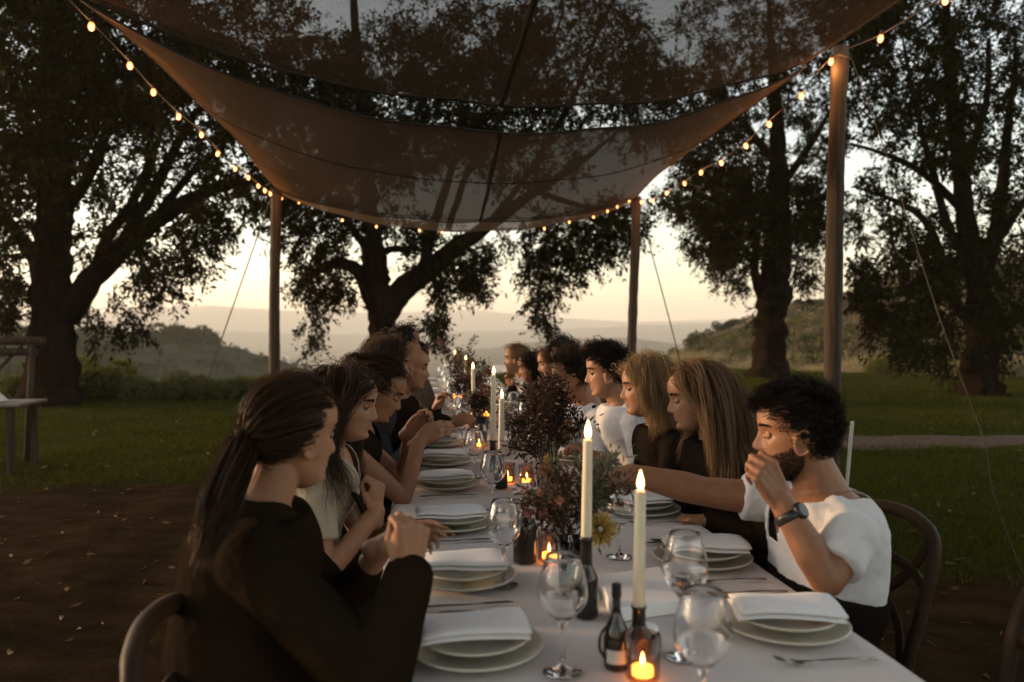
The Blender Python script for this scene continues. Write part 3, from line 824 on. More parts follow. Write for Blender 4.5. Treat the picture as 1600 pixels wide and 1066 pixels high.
FAB2 = fabric_mat('shade_cloth_dense', (0.070, 0.044, 0.025), (0.056, 0.035, 0.020), 0.035)
def sail(name, label, FL, FR, BL, BR, sagF, sagB, sag_mid, seams_v, seam_u, valance=0.0, side=0.0, nu=90, nv=60):
    root = Vector((0.4, (FL.y + BL.y) / 2, 0))
    t = thing(name, label, 'shade sail', root)
    rng = np.random.RandomState(len(label))
    def P(u, v, dz=0.0):
        s = 4 * u * (1 - u)
        l = FL.lerp(BL, v); r = FR.lerp(BR, v)
        pin = side * 4 * v * (1 - v)
        p = l.lerp(r, u)
        p.x += pin * (1 - 2 * u) ** 3
        c = math.cosh(1.6 * (2 * u - 1)); s = (math.cosh(1.6) - c) / (math.cosh(1.6) - 1)
        sg = (sagF * (1 - v) + sagB * v) * s + sag_mid * 4 * v * (1 - v) * (0.35 + 0.65 * s)
        p.z -= sg
        p.z += 0.010 * math.sin(u * 31 + v * 9) * math.sin(v * 7 + 2 * u) + 0.018 * math.sin(u * 9 + 3 * math.sin(v * 5)) * (1 - s)
        return p + Vector((0, 0, dz)) - root
    V = [P(i / nu, j / nv) for j in range(nv + 1) for i in range(nu + 1)]
    fs = [(j * (nu + 1) + i, j * (nu + 1) + i + 1, (j + 1) * (nu + 1) + i + 1, (j + 1) * (nu + 1) + i) for j in range(nv) for i in range(nu)]
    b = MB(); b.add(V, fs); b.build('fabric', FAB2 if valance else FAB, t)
    for v in seams_v:
        b = MB(); b.tube([P(i / nu, v, -0.006) for i in range(nu + 1)], 0.009, 4, flat=0.5); b.build('seam', SEAM, t)
    if seam_u is not None:
        b = MB(); b.tube([P(seam_u[0] + (seam_u[1] - seam_u[0]) * k / 40, k / 40, -0.007) for k in range(41)], 0.018, 4, flat=0.4); b.build('seam', SEAM, t)
    for v in (0.0, 1.0):
        b = MB(); b.tube([P(i / nu, v) for i in range(nu + 1)], 0.009, 6); b.build('edge_cord', SEAM, t)
    for u in (0.0, 1.0):
        b = MB(); b.tube([P(u, k / 40) for k in range(41)], 0.008, 6); b.build('edge_cord', SEAM, t)
    if valance:
        V = []
        for i in range(nu + 1):
            p = P(i / nu, 1.0); s = 4 * (i / nu) * (1 - i / nu)
            for k in range(5):
                V.append(p + Vector((0, 0.014 + 0.012 * math.sin(i * 0.7) * k / 4, -valance * (0.15 + 0.85 * s) * k / 4 - 0.006)))
        fs = [(i * 5 + k, i * 5 + k + 1, i * 5 + k + 6, i * 5 + k + 5) for i in range(nu) for k in range(4)]
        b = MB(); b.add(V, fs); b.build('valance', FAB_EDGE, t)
    return P, root
CFL, CFR = Vector((-1.93, 4.85, 3.27)), Vector((2.66, 5.28, 3.20))
CBL, CBR = at(431, 296, 10.3), at(992, 311, 10.5)
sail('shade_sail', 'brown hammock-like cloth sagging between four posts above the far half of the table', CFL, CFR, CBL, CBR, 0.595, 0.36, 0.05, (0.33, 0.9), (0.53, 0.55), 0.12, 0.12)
sail('shade_sail', 'brown cloth overhead whose rear hem hangs above the open gap', CFL + Vector((-0.02, 0.04, 0.05)), CFR + Vector((0.04, 0.05, 0.06)), Vector((-2.0, -5.2, 3.32)), Vector((2.8, -5.2, 3.32)), 0.46, 0.46, 0.02, (), (0.53, 0.50), 0.0, 0.0)  # unseen stretch behind the camera is lengthened to block overhead sky light

def wood_post(name, label, base, top, r0, r1, seed):
    rng = np.random.RandomState(seed)
    t = thing(name, label, 'wooden post', (base.x, base.y, 0), 0)
    n = 40; pts = []; rad = []
    for k in range(n + 1):
        f = k / n
        p = base.lerp(top, f); p.x += 0.012 * math.sin(f * 5 + seed); p.y += 0.01 * math.sin(f * 4 + 2 * seed)
        pts.append(p - Vector((base.x, base.y, 0))); rad.append(r0 + (r1 - r0) * f + 0.0025 * rng.normal())
    b = MB(); b.tube(pts, rad, 20)
    rd = rng.normal(0, 0.03, 20)
    for i, c in enumerate(pts):
        rd = rd * 0.97 + rng.normal(0, 0.008, 20)
        for k in range(20):
            v = Vector(b.v[i * 20 + k]); b.v[i * 20 + k] = tuple(c + (v - c) * (1 + rd[k]))
    o = b.build('pole', MT['post'], t)
    b = MB(); b.lathe([(r1 * 0.5, 0.02), (r1 * 0.98, 0.012), (r1 * 1.02, 0.0)], 18, pts[-1]); b.build('post_cap', MT['post'], t)
    b = MB(); q = pts[-1] + Vector((0, 0, -0.07))
    b.tube([q + Vector((math.cos(a) * (r1 + 0.006), math.sin(a) * (r1 + 0.006), 0.012 * math.sin(2 * a))) for a in np.linspace(0, 6.3, 25)], 0.008, 6)
    b.build('rope_lashing', MT['rope'], t)
def gpost(px0, py0, px1, py1, Y, r, label, seed):
    top = at(px1, py1, Y); d = at(px0, py0, Y); k = top.z / max(top.z - d.z, 0.1)
    base = top + (d - top) * k
    base.z = -0.3 + 0 * base.z
    base.y = top.y = Y
    wood_post('post', label, base, top, r * 1.04, r, seed)
    return top
T_RF = gpost(1298, 600, 1313, 77, 5.36, 0.057, 'thick weathered post behind the white T-shirt man, bulb at its top', 1)
T_LB = gpost(430, 570, 431, 298, 10.32, 0.066, 'dark wooden post behind the ponytailed woman, glowing orange at its top', 2)
T_RB = gpost(988, 560, 993, 309, 10.52, 0.062, 'wooden post rising behind the man in the white shirt', 3)
wood_post('post', 'close dark post at the picture edge beside the side table', Vector((-2.085, 3.87, -0.3)), Vector((-2.07, 3.87, 3.42)), 0.06, 0.056, 4)
T_LF = Vector((-2.07, 3.87, 3.42))

def rope(label, pts, r=0.006, m='rope', cat='guy rope', sag=0.0, nm='guy_rope', parent=None):
    C = bez(pts, 24)
    C = [c - Vector((0, 0, sag * 4 * (i / 24) * (1 - i / 24))) for i, c in enumerate(C)]
    o = C[0].copy()
    b = MB(); b.tube([c - o for c in C], r, 6)
    ob = b.build(nm, MT[m], parent); ob.location = o
    return tag(ob, label, cat)
rope('pale guy rope slanting down to the lawn beside the hedge', [at(424, 308, 10.3), on(309, 636, 0.02)], 0.009)
rope('dark guy rope slanting from the slim post towards the dry slope', [at(998, 318, 10.5), on(1066, 575, 0.02) if False else at(1064, 572, 11.6), Vector((at(1075, 640, 12.2).x, 12.2, 0.02))], 0.009)
rope('long guy rope running from the thick weathered post to the ground', [at(1327, 82, 5.36), at(1395, 270, 5.1), at(1462, 480, 4.8), at(1520, 640, 4.55), at(1541, 700, 4.4), at(1552, 770, 4.3), at(1600, 900, 4.1), Vector((at(1625, 985, 3.95).x, 3.95, 0.02))], 0.0034)
rope('short tie cord from the close dark post to the cloth corner', [T_LF, CFL], 0.008, cat='tie cord', nm='tie_cord')

# ------------------------------------------------------------------ string lights
BULB = bpy.data.materials.new('bulb_glass'); BULB.use_nodes = True
_n, _l = BULB.node_tree.nodes, BULB.node_tree.links; _n.remove(_n['Principled BSDF'])
_t = _n.new('ShaderNodeBsdfTransparent'); _t.inputs[0].default_value = (0.55, 0.36, 0.22, 1)
_e = _n.new('ShaderNodeEmission'); _e.inputs[0].default_value = (1.0, 0.40, 0.14, 1); _e.inputs[1].default_value = 0.36
_a = _n.new('ShaderNodeAddShader'); _l.new(_t.outputs[0], _a.inputs[0]); _l.new(_e.outputs[0], _a.inputs[1]); _l.new(_a.outputs[0], _n['Material Output'].inputs['Surface'])
BULB_LIGHT = bpy.data.lights.new('bulb_light', 'POINT'); BULB_LIGHT.energy = 0.85; BULB_LIGHT.shadow_soft_size = 0.02; BULB_LIGHT.color = (1.0, 0.42, 0.13)
FIL = emit('bulb_filament', (1.0, 0.62, 0.28), 1.9)
_b = MB(); _b.lathe([(0.002, -0.066), (0.014, -0.062), (0.022, -0.050), (0.0245, -0.036), (0.022, -0.020), (0.015, -0.006), (0.011, 0.0)], 14)
bulb_me = _b.mesh('bulb', BULB)
_b = MB(); _b.lathe([(0.0, 0.028), (0.011, 0.028), (0.013, 0.02), (0.013, -0.004), (0.0, -0.004)], 12)
sock_me = _b.mesh('socket', MT['cord'])
_b = MB(); _b.lathe([(0.002, -0.056), (0.0095, -0.048), (0.011, -0.036), (0.0085, -0.022), (0.003, -0.014)], 10)
fil_me = _b.mesh('filament', FIL)
def string(label, pts3, bulbs, scale=0.82):
    o = pts3[0].copy()
    t = thing('string_lights', label, 'string lights', o)
    b = MB(); b.tube([p - o for p in bez(pts3, 60)], 0.0045, 5); b.build('cable', MT['cord'], t)
    rng = random.Random(len(bulbs))
    for p in bulbs:
        s = link(bpy.data.objects.new('bulb', bulb_me), t); s.location = p - o + Vector((0, 0, 0.036))
        s.scale = (scale, scale, scale)
        s.rotation_euler = (rng.uniform(-.25, .25), rng.uniform(-.25, .25), rng.uniform(0, 6))
        if scale > 0.7: link(bpy.data.objects.new('bulb_light', BULB_LIGHT), s).location = (0, 0, -0.085)
        link(bpy.data.objects.new('filament', fil_me), s).scale = (1.25, 1.25, 1.15)
        link(bpy.data.objects.new('socket', sock_me), s)
def on_line(px, py, A, B):
    """point on the photo pixel's ray, at the distance where the straight run A-B passes that bearing"""
    d = ray(px, py); k = d.x / d.y
    t_ = (k * A.y - A.x) / ((B.x - A.x) - k * (B.y - A.y))
    t_ = min(max(t_, -0.6), 1.2)
    return at(px, py, A.y + (B.y - A.y) * t_)
LB = [(143, 44), (203, 105), (240, 146), (280, 184), (315, 212), (342, 242), (368, 265), (388, 279), (403, 292), (414, 299), (422, 304)]
RB = [(1377, 62), (1299, 98), (1252, 152), (1201, 196), (1164, 230), (1126, 256), (1096, 271), (1069, 288), (1043, 303), (1019, 315), (1002, 317)]
A0, B0 = CFL + Vector((0, -0.2, 0)), T_LB
lb = [on_line(x, y, A0, B0) for x, y in LB]
A1, B1 = CFR, T_RB
rb = [at(1477, 3, 4.35)] + [at(1377, 62, 4.95), at(1299, 98, 5.27)] + [on_line(x, y, A1, B1) for x, y in RB[2:]]
BB = [(440, 312), (467, 318), (535, 346), (588, 356), (655, 362), (690, 365), (850, 359), (890, 349), (927, 341), (950, 332), (964, 325), (983, 316)]
bb = [at(x, y, 10.45) for x, y in BB]
up = Vector((0, 0, 0.035))
string('string of glowing bulbs along the cloth edge beside the massive leaning tree', [T_LF + Vector((0.05, 0, -0.1))] + [p + up for p in lb] + [T_LB + Vector((0, 0, -0.03))], lb)
string('string of glowing bulbs along the cloth edge past the thick weathered post', [at(1560, -50, 3.8)] + [p + up for p in rb] + [T_RB + Vector((0, 0, -0.03))], rb)
string('row of small glowing bulbs under the rear hem, between the two far posts', [T_LB + Vector((0, 0.1, -0.05))] + [p + up for p in bb] + [T_RB + Vector((0, .1, -0.04))], bb, 0.62)

# ================================================================== table
TX0, TX1, TY0, TY1, TZ = -0.085, 0.895, 0.95, 10.35, 0.75
def tables():
    L = (TY1 - TY0) / 4
    b = MB(); b.box((0, 0, 0.725), (TX1 - TX0 - 0.03, L - 0.012, 0.035)); tm = b.mesh('tabletop', MT['post'], False)
    b = MB(); b.box((0, 0, 0.354), (0.06, 0.06, 0.707)); lm = b.mesh('leg', MT['post'], False)
    for k in range(4):
        t = thing('table', 'wooden trestle table hidden under the long cloth', 'table', ((TX0 + TX1) / 2, TY0 + L * (k + 0.5), 0), 0, 'tables joined under the cloth')
        link(bpy.data.objects.new('tabletop', tm), t)
        for sx in (-1, 1):
            for sy in (-1, 1):
                link(bpy.data.objects.new('leg', lm), t).location = (sx * 0.40, sy * (L / 2 - 0.1), 0)
tables()
def tablecloth():
    rng = np.random.RandomState(6)
    nx, ny, nd = 26, 420, 12
    prof = []
    for k in range(nd, 0, -1): prof.append((TX0 - 0.006, -0.36 * k / nd, 1 * k / nd, -1))
    for k in range(nx + 1): prof.append((TX0 + (TX1 - TX0) * k / nx, 0, 0, 0))
    for k in range(1, nd + 1): prof.append((TX1 + 0.006, -0.36 * k / nd, 1 * k / nd, 1))
    ys = np.linspace(TY0, TY1, ny)
    V = np.zeros((ny, len(prof), 3))
    wave = 0.022 * np.sin(ys * 11 + 1.5 * np.sin(ys * 2.1)) + 0.015 * np.sin(ys * 23 + 2)
    for c, (x, dz, h, sd) in enumerate(prof):
        V[:, c, 0] = x + sd * (0.012 + h * (0.03 + wave * (1 if sd > 0 else 1.0)))
        V[:, c, 1] = ys
        V[:, c, 2] = TZ + dz
        if sd == 0:
            f = fbm(np.full_like(ys, x) * 2.5, ys * 1.0, 41, 4, 3.0)
            cr = np.abs(((ys - 1.4) / 0.62) % 1 - 0.5)
            V[:, c, 2] += 0.0026 * f + 0.0045 * np.exp(-(cr / 0.02) ** 2) + 0.002 * math.exp(-((x - 0.4) / 0.012) ** 2)
    n = len(prof)
    i, j = np.meshgrid(np.arange(ny - 1), np.arange(n - 1), indexing='ij')
    Fq = np.stack([i * n + j, i * n + j + 1, (i + 1) * n + j + 1, (i + 1) * n + j], -1).reshape(-1, 4)
    o = np_obj('tablecloth', V.reshape(-1, 3), Fq, MT['cloth'], smooth=True)
    tag(o, 'long pale linen cloth covering the whole dinner table', 'tablecloth')
tablecloth()

# ------------------------------------------------------------------ place settings
ORD = ['first', 'second', 'third', 'fourth', 'fifth', 'sixth', 'seventh', 'eighth', 'ninth', 'tenth', 'eleventh', 'twelfth', 'thirteenth']
_b = MB(); _b.lathe([(0.0, 0.004), (0.075, 0.004), (0.092, 0.006), (0.125, 0.017), (0.131, 0.019), (0.133, 0.0175), (0.130, 0.0135), (0.095, 0.001), (0.07, 0.0), (0.0, 0.0)], 48)
plate_me = _b.mesh('dinner_plate', MT['plate'])
_b = MB(); _b.lathe([(0.0, 0.004), (0.066, 0.004), (0.080, 0.007), (0.104, 0.017), (0.108, 0.0185), (0.1095, 0.017), (0.107, 0.0135), (0.082, 0.002), (0.06, 0.0), (0.0, 0.0)], 44)
splate_me = _b.mesh('side_plate', MT['plate'])
def napkin_mesh(seed, open_side):
    rng = random.Random(seed); b = MB()
    lx, ly = 0.108, 0.062
    for k, (z0, z1, o) in enumerate([(0.000, 0.0095, 0.0), (0.010, 0.0215, 0.003)]):
        nx, ny = 14, 8; P = []
        for top in (0, 1):
            for j in range(ny + 1):
                for i in range(nx + 1):
                    u, v = i / nx * 2 - 1, j / ny * 2 - 1
                    x = u * (lx - 0.001 * k) + o + 0.003 * math.sin(v * 2 + seed + k)
                    y = v * (ly - 0.002 * k) + 0.003 * math.sin(u * 3 + seed * 2) - 0.3 * o
                    edge = max(abs(u), abs(v)) ** 8
                    droop = 0.012 * max(0, abs(u) - 0.62) ** 1.3 + 0.0022 * math.sin(u * 3 + seed + v) - 0.002 * v * math.sin(u * 2.2 + seed)
                    z = (z1 if top else z0) - (edge * 0.0032 if top else -edge * 0.0032) - droop
                    P.append((x, y, z + 0.004))
        w = nx + 1; off = w * (ny + 1); fs = []
        for j in range(ny):
            for i in range(nx):
                a = j * w + i
                fs.append((a + off, a + off + 1, a + off + w + 1, a + off + w)); fs.append((a + w, a + w + 1, a + 1, a))
        for i in range(nx):
            fs.append((i, i + 1, i + 1 + off, i + off)); a = ny * w + i; fs.append((a + off, a + off + 1, a + 1, a))
        for j in range(ny):
            a = j * w; fs.append((a + off, a + w + off, a + w, a)); a = j * w + nx; fs.append((a, a + w, a + w + off, a + off))
        b.add(P, fs)
    return b.mesh('napkin', MT['napkin'])
nap_me = [napkin_mesh(s, 0) for s in range(4)]
def cutlery():
    out = {}
    b = MB(); b.tube([(-0.11, 0, 0.004), (-0.06, 0, 0.005), (0.0, 0, 0.004), (0.02, 0, 0.0045)], [0.0055, 0.005, 0.004, 0.004], 8, flat=0.5)
    b.tube([(0.018, 0, 0.0045), (0.05, 0.003, 0.0045), (0.09, 0.003, 0.0045), (0.115, -0.003, 0.0045)], [0.006, 0.0095, 0.0095, 0.002], 8, flat=0.14, side=Vector((0, 1, 0)))
    out['knife'] = b.mesh('knife', MT['steel'])
    b = MB(); b.tube([(-0.10, 0, 0.004), (-0.04, 0, 0.006), (0.03, 0, 0.004)], [0.006, 0.004, 0.003], 8, flat=0.4, side=Vector((0, 1, 0)))
    b.tube([(0.028, 0, 0.004), (0.045, 0, 0.002), (0.06, 0, 0.003)], [0.004, 0.011, 0.0115], 8, flat=0.16, side=Vector((0, 1, 0)))
    for k in range(4):
        y = (k - 1.5) * 0.0062
        b.tube([(0.058, y, 0.003), (0.08, y, 0.007), (0.10, y * 0.95, 0.013)], [0.0018, 0.0016, 0.0009], 5)
    out['fork'] = b.mesh('fork', MT['steel'])
    b = MB(); b.tube([(-0.10, 0, 0.004), (-0.04, 0, 0.006), (0.035, 0, 0.004)], [0.006, 0.004, 0.003], 8, flat=0.4, side=Vector((0, 1, 0)))
    b.tube([(0.033, 0, 0.004), (0.05, 0, 0.002), (0.07, 0, 0.002), (0.088, 0, 0.005), (0.094, 0, 0.007)], [0.003, 0.014, 0.0175, 0.011, 0.002], 10, flat=0.2, side=Vector((0, 1, 0)))
    out['spoon'] = b.mesh('spoon', MT['steel'])
    return out
CUT = cutlery()
def put(name, me, loc, rz, label, cat, group=None, sc_=None):
    o = link(bpy.data.objects.new(name, me)); o.location = loc; o.rotation_euler = (0, 0, rz)
    if sc_: o.scale = sc_
    return tag(o, label, cat, group)

LY = [1.54, 1.98, 2.53, 3.17, 3.72, 4.30, 4.92, 5.55, 6.2, 6.9, 7.7, 8.5, 9.4]
RY = [1.585, 2.07, 2.66, 3.2, 3.75, 4.35, 5.0, 5.6, 6.2, 6.9, 7.7, 8.5, 9.4]
SIDE = {-1: "the ponytail side", 1: "the T-shirt side"}
def settings():
    rng = random.Random(12)
    for sd, YS in ((-1, LY), (1, RY)):
        for i, Y in enumerate(YS):
            x = 0.105 if sd < 0 else 0.755
            w = f'{ORD[i]} from the near end on {SIDE[sd]}'
            z = TZ + 0.0045
            g = 'place settings along the table'
            put('dinner_plate', plate_me, (x, Y, z), 0, f'cream dinner plate under a smaller one, {w}', 'plate', 'dinner plates along the table')
            put('side_plate', splate_me, (x, Y, z + 0.0185), 0, f'small cream plate under the napkin, {w}', 'plate', 'small plates along the table')
            dx = -0.012 if sd < 0 else -0.006
            tilt = (0.10 if sd < 0 else -0.14) + rng.uniform(-.05, .05) * (1 if i < 1 else 2.6)
            put('napkin', nap_me[i % 4], (x + dx + rng.uniform(-.012, .012), Y - 0.006 + rng.uniform(-.008, .012), z + 0.0365), tilt, f'folded white napkin on its plates, {w}', 'napkin', 'napkins along the table')
            f = 0 if sd < 0 else math.pi
            kx = 0.075 if sd < 0 else 0.755
            put('knife', CUT['knife'], (x, Y - 0.19 if sd < 0 else Y + 0.19, z), f + 0.03 + rng.uniform(-.04, .04), f'steel knife beside the plate, {w}', 'knife', 'knives along the table')
            put('fork', CUT['fork'], (x, (Y + 0.175) if sd < 0 else Y - 0.175, z), f + rng.uniform(-.06, .06), f'steel fork beside the plate, {w}', 'fork', 'forks along the table')
            if i < 9:
                put('spoon', CUT['spoon'], (x + 0.01, (Y + 0.205) if sd < 0 else Y + 0.215, z), f + rng.uniform(-.06, .06), f'steel spoon beside the plate, {w}', 'spoon', 'spoons along the table')
settings()

# ------------------------------------------------------------------ glasses
def wineglass_prof(bowl_r, bowl_h, stem_h, foot_r):
    zb = 0.006 + stem_h
    out = [(0.0, 0.0), (foot_r * 0.9, 0.0), (foot_r, 0.0015), (foot_r * 0.9, 0.004), (0.012, 0.009), (0.0045, 0.016), (0.0035, stem_h * 0.5), (0.0038, stem_h * 0.9), (0.008, zb)]
    ts = np.linspace(0.08, 1, 14)
    def rad(t): return bowl_r * (math.sin(min(t / 0.42, 1) * math.pi / 2) ** 0.8 if t < 0.42 else 1 - 0.34 * ((t - 0.42) / 0.58) ** 1.7)
    o = [(max(rad(t), 0.008), zb + bowl_h * t) for t in ts]
    inn = [(max(rad(t) - 0.0013, 0.004), zb + bowl_h * t) for t in ts[::-1]]
    return out + o + [(o[-1][0] - 0.0006, o[-1][1] + 0.0006)] + inn + [(0.0, zb + 0.008)], (zb, rad)
def glass_thing(x, y, label, bh=0.115, sh=0.095, br=0.044, fr=0.037, fill=0.0, group='wine glasses along the table', rzz=0.0):
    t = thing('wine_glass', label, 'wine glass', (x, y, TZ + 0.004), rzz, group)
    key = (bh, sh, br, fr, fill)
    if key not in glass_thing.cache:
        prof, (zb, rad) = wineglass_prof(br, bh, sh, fr)
        b = MB(); b.lathe(prof, 36); me = b.mesh('glass_bowl', MT['glass'])
        wm = None
        if fill:
            b = MB(); tt = np.linspace(0.1, fill, 8)
            b.lathe([(0.0, zb + 0.009)] + [(rad(q) - 0.0016, zb + bh * q) for q in tt] + [(0.0, zb + bh * fill)], 36); wm = b.mesh('water', MT['water'])
        glass_thing.cache[key] = (me, wm)
    me, wm = glass_thing.cache[key]
    link(bpy.data.objects.new('glass_bowl', me), t)
    if wm: link(bpy.data.objects.new('water', wm), t)
glass_thing.cache = {}
GL = [(879, 1054, 'large wine glass beside the front napkin, its foot near the dark labelled bottle', dict(bh=0.125, sh=0.085, br=0.046)),
      (787, 917, 'tall wine glass beside the dark bottle, opposite the clasped hands', dict(bh=0.118, sh=0.085, br=0.042)),
      (770, 800, 'wine glass behind the dark bottle, reflecting small flames', dict(bh=0.118, sh=0.08, br=0.045)),
      (741, 748, 'wine glass next to the hands above the plates, full of reflections', dict(bh=0.118, sh=0.08, br=0.045)),
      (1070, 1030, 'wine glass half filled with water beside the white box', dict(bh=0.128, sh=0.105, br=0.043, fill=0.52)),
      (1098, 1140, 'empty wine glass in front of the half filled one', dict(bh=0.125, sh=0.085, br=0.046)),
      (968, 873, 'wine glass on slim stem behind the tall pale taper, by the dahlia', dict(bh=0.10, sh=0.08, br=0.045)),
      (722, 705, 'small wine glass beside the hand reaching over plates', dict()),
      (905, 740, "wine glass beside the young man's folded hands", dict())]
for px, py, lab, kw in GL:
    p = on(px, py, TZ); glass_thing(p.x, p.y, lab, **kw)
_rng = random.Random(5)
for i, Y in enumerate([4.5, 5.1, 5.8, 6.5, 7.2, 8.1, 9.0]):
    glass_thing(0.245 + _rng.uniform(-.02, .02), Y, f'far wine glass on the ponytailed woman\'s side, {ORD[i]} beyond the reaching hand')
    glass_thing(0.60 + _rng.uniform(-.02, .02), Y + 0.1, f'far wine glass on the white T-shirt man\'s side, {ORD[i]} beyond the dark bouquet')
    glass_thing(0.285 + _rng.uniform(-.02, .02), Y + 0.22, f'short far tumbler glass, {ORD[i]} in the row beside the far flowers', bh=0.09, sh=0.02, br=0.035, fr=0.028)

# ------------------------------------------------------------------ bottles, candles, votives
def bottle(x, y, prof, label, white=None, n=32, handle=False, sc_=1.0):
    t = thing('bottle', label, 'bottle', (x, y, TZ + 0.004)); t.scale = (sc_, sc_, sc_)
    b = MB(); b.lathe(prof, n); b.build('bottle_body', MT['dark_glass'], t)
    if white:
        z0, z1, r, a0, a1 = white
        P = []
        for k in range(15):
            a = a0 + (a1 - a0) * k / 14
            P += [(r * math.cos(a), r * math.sin(a), z0), (r * math.cos(a), r * math.sin(a), z1)]
        b = MB(); b.add(P, [(2 * k, 2 * k + 2, 2 * k + 3, 2 * k + 1) for k in range(14)]); b.build('paper_label', MT['label'], t)
    if handle:
        b = MB(); b.lathe([(0.0, 0.235), (0.0135, 0.235), (0.0140, 0.20), (0.0125, 0.197)], 20); b.build('stopper', MT['cord'], t)
        b = MB(); b.tube(bez([(-0.034, -0.012, 0.03), (-0.05, -0.012, 0.06), (-0.046, -0.01, 0.10), (-0.022, -0.006, 0.125)], 12), 0.005, 8); b.build('handle', MT['dark_glass'], t)
beer = [(0.0, 0.0), (0.034, 0.0), (0.037, 0.004), (0.037, 0.125), (0.034, 0.145), (0.022, 0.170), (0.0145, 0.190), (0.0135, 0.225), (0.0155, 0.230), (0.0155, 0.238), (0.0, 0.238)]
short = [(0.0, 0.0), (0.03, 0.0), (0.033, 0.004), (0.033, 0.085), (0.030, 0.098), (0.018, 0.118), (0.0135, 0.130), (0.0135, 0.178), (0.0155, 0.183), (0.0155, 0.190), (0.0125, 0.190), (0.0125, 0.16), (0.0, 0.16)]
oil = [(0.0, 0.0), (0.032, 0.0), (0.036, 0.005), (0.037, 0.085), (0.030, 0.115), (0.016, 0.145), (0.0115, 0.165), (0.0115, 0.205), (0.013, 0.21), (0.0, 0.21)]
p = on(820, 880, TZ); bottle(p.x, p.y, [(r * 0.86, z * 0.73) for r, z in beer], 'plain dark brown bottle standing beside the clear wine glass')
p = on(963, 1046, TZ); bottle(p.x, p.y, oil, 'dark oil bottle with pale label and looped handle', (0.022, 0.060, 0.0378, -2.6, -1.0), handle=True, sc_=0.66)
p = on(1012, 1022, TZ)
def salt(x, y):
    t = thing('salt_jar', 'small round white-topped jar behind the dark candle bottle', 'jar', (x, y, TZ + 0.004))
    b = MB(); b.lathe([(0.0, 0.0), (0.02, 0.0), (0.026, 0.01), (0.027, 0.03), (0.022, 0.04), (0.0, 0.04)], 24); b.build('jar_body', MT['dark_glass'], t)
    b = MB(); b.lathe([(0.019, 0.041), (0.021, 0.046), (0.018, 0.052), (0.0, 0.054)], 24); b.build('lid', MT['white_paint'], t)
salt(p.x, p.y)

def flame_parts(t, z, s=1.0):
    b = MB(); b.tube([(0, 0, z - 0.004), (0.0006, 0, z + 0.006)], 0.0011, 6); b.build('wick', MT['wick'], t)
    prof = [(0.0002, 0.0), (0.0045, 0.004), (0.0068, 0.011), (0.0064, 0.019), (0.004, 0.029), (0.0015, 0.037), (0.0002, 0.041)]
    b = MB(); b.lathe([(r * s, z + 0.003 + h * s) for r, h in prof], 16); f = b.build('flame', MT['flame'], t)
    b = MB(); b.lathe([(r * s * 1.01, z + 0.003 + h * s * 0.75) for r, h in [(0.0003, 0.008), (0.0055, 0.013), (0.0066, 0.018), (0.005, 0.027), (0.0003, 0.036)]], 14); b.build('flame_core', MT['flame_core'], f)
def taper(px_b, py_b, py_t, Y, label, r=0.0115):
    b0 = at(px_b, py_b, Y); top = at(px_b, py_t, Y)
    t = thing('taper_candle', label, 'candle', b0)
    h = top.z - b0.z
    b = MB(); b.lathe([(0.0, -0.012), (r * 1.04, -0.012), (r * 1.05, 0.0), (r * 0.98, h * 0.5), (r * 0.9, h - 0.006), (r * 0.82, h - 0.001), (r * 0.55, h - 0.002), (0.0, h - 0.004)], 20)
    b.build('wax_stick', MT['wax'], t)
    lean = random.Random(px_b); t.rotation_euler = (lean.uniform(-.012, .012), lean.uniform(-.016, .016), 0)
    flame_parts(t, h - 0.004, lean.uniform(0.82, 1.05))
    return b0
# holder bottles: neck tops sit just under each taper
def holder(p, label):
    sc_ = (p.z - TZ - 0.004) / 0.182
    prof = [(r * (0.8 if r > 0.016 else 0.95), z * sc_) for r, z in short]
    bottle(p.x, p.y, prof, label)
for px, pb, pt, Y, lab, hl in [
        (998, 950, 766, 1.57, 'tall pale taper in the dark bottle nearest the white box', 'squat dark bottle holding a tall taper next to the oil bottle'),
        (916, 843, 686, 1.93, 'tall pale taper rising through the flowers with the dahlia', 'dark bottle holder among the stems beside the yellow dahlia'),
        (783, 712, 622, 3.05, 'taper in front of the dark red bouquet', 'dark bottle holder in front of the dark red bouquet'),
        (770, 690, 585, 3.75, 'taper candle standing tall just left behind the dark bouquet'.replace('just left behind', 'behind, beside'), 'dark bottle holder behind the dark bouquet, second along the row'),
        (740, 640, 576, 4.9, 'taper beside the round protea flower', 'dark bottle holder beside the round protea flower'),
        (727, 606, 562, 6.6, 'far taper, second from the table end', 'small far bottle holder, second from the table end'),
        (711, 592, 553, 8.0, 'farthest taper at the table end', 'small far bottle holder at the table end')]:
    Y = on(px, pb, TZ + {998: 0.106, 916: 0.172}.get(px, 0.132)).y
    p2 = taper(px, pb, pt, Y, lab, 0.0112 if Y < 2.5 else 0.0118)
    holder(p2, hl)

def votive(px, py, label, cl, group=None, s=1.0):
    p = on(px, py, TZ)
    t = thing('votive_glass', label, 'votive glass', (p.x, p.y, TZ + 0.004), 0, group)
    b = MB(); r, h = 0.031 * s, 0.078 * s
    b.lathe([(0.0, 0.0), (r * 0.93, 0.0), (r, 0.003), (r * 1.02, h), (r * 1.02 - 0.0015, h), (r - 0.0018, 0.006), (0.0, 0.006)], 28); b.build('tumbler', MT['amber_glass'], t)
    c = thing('tealight', cl, 'tealight candle', (p.x, p.y, TZ + 0.0105), 0, group and 'tealights down the table')
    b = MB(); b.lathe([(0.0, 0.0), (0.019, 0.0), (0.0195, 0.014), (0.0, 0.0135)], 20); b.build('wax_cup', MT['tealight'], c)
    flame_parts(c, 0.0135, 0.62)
votive(1004, 1063, 'amber votive glass glowing in front of the dark candle bottle', 'lit tealight inside the votive before the dark candle bottle')
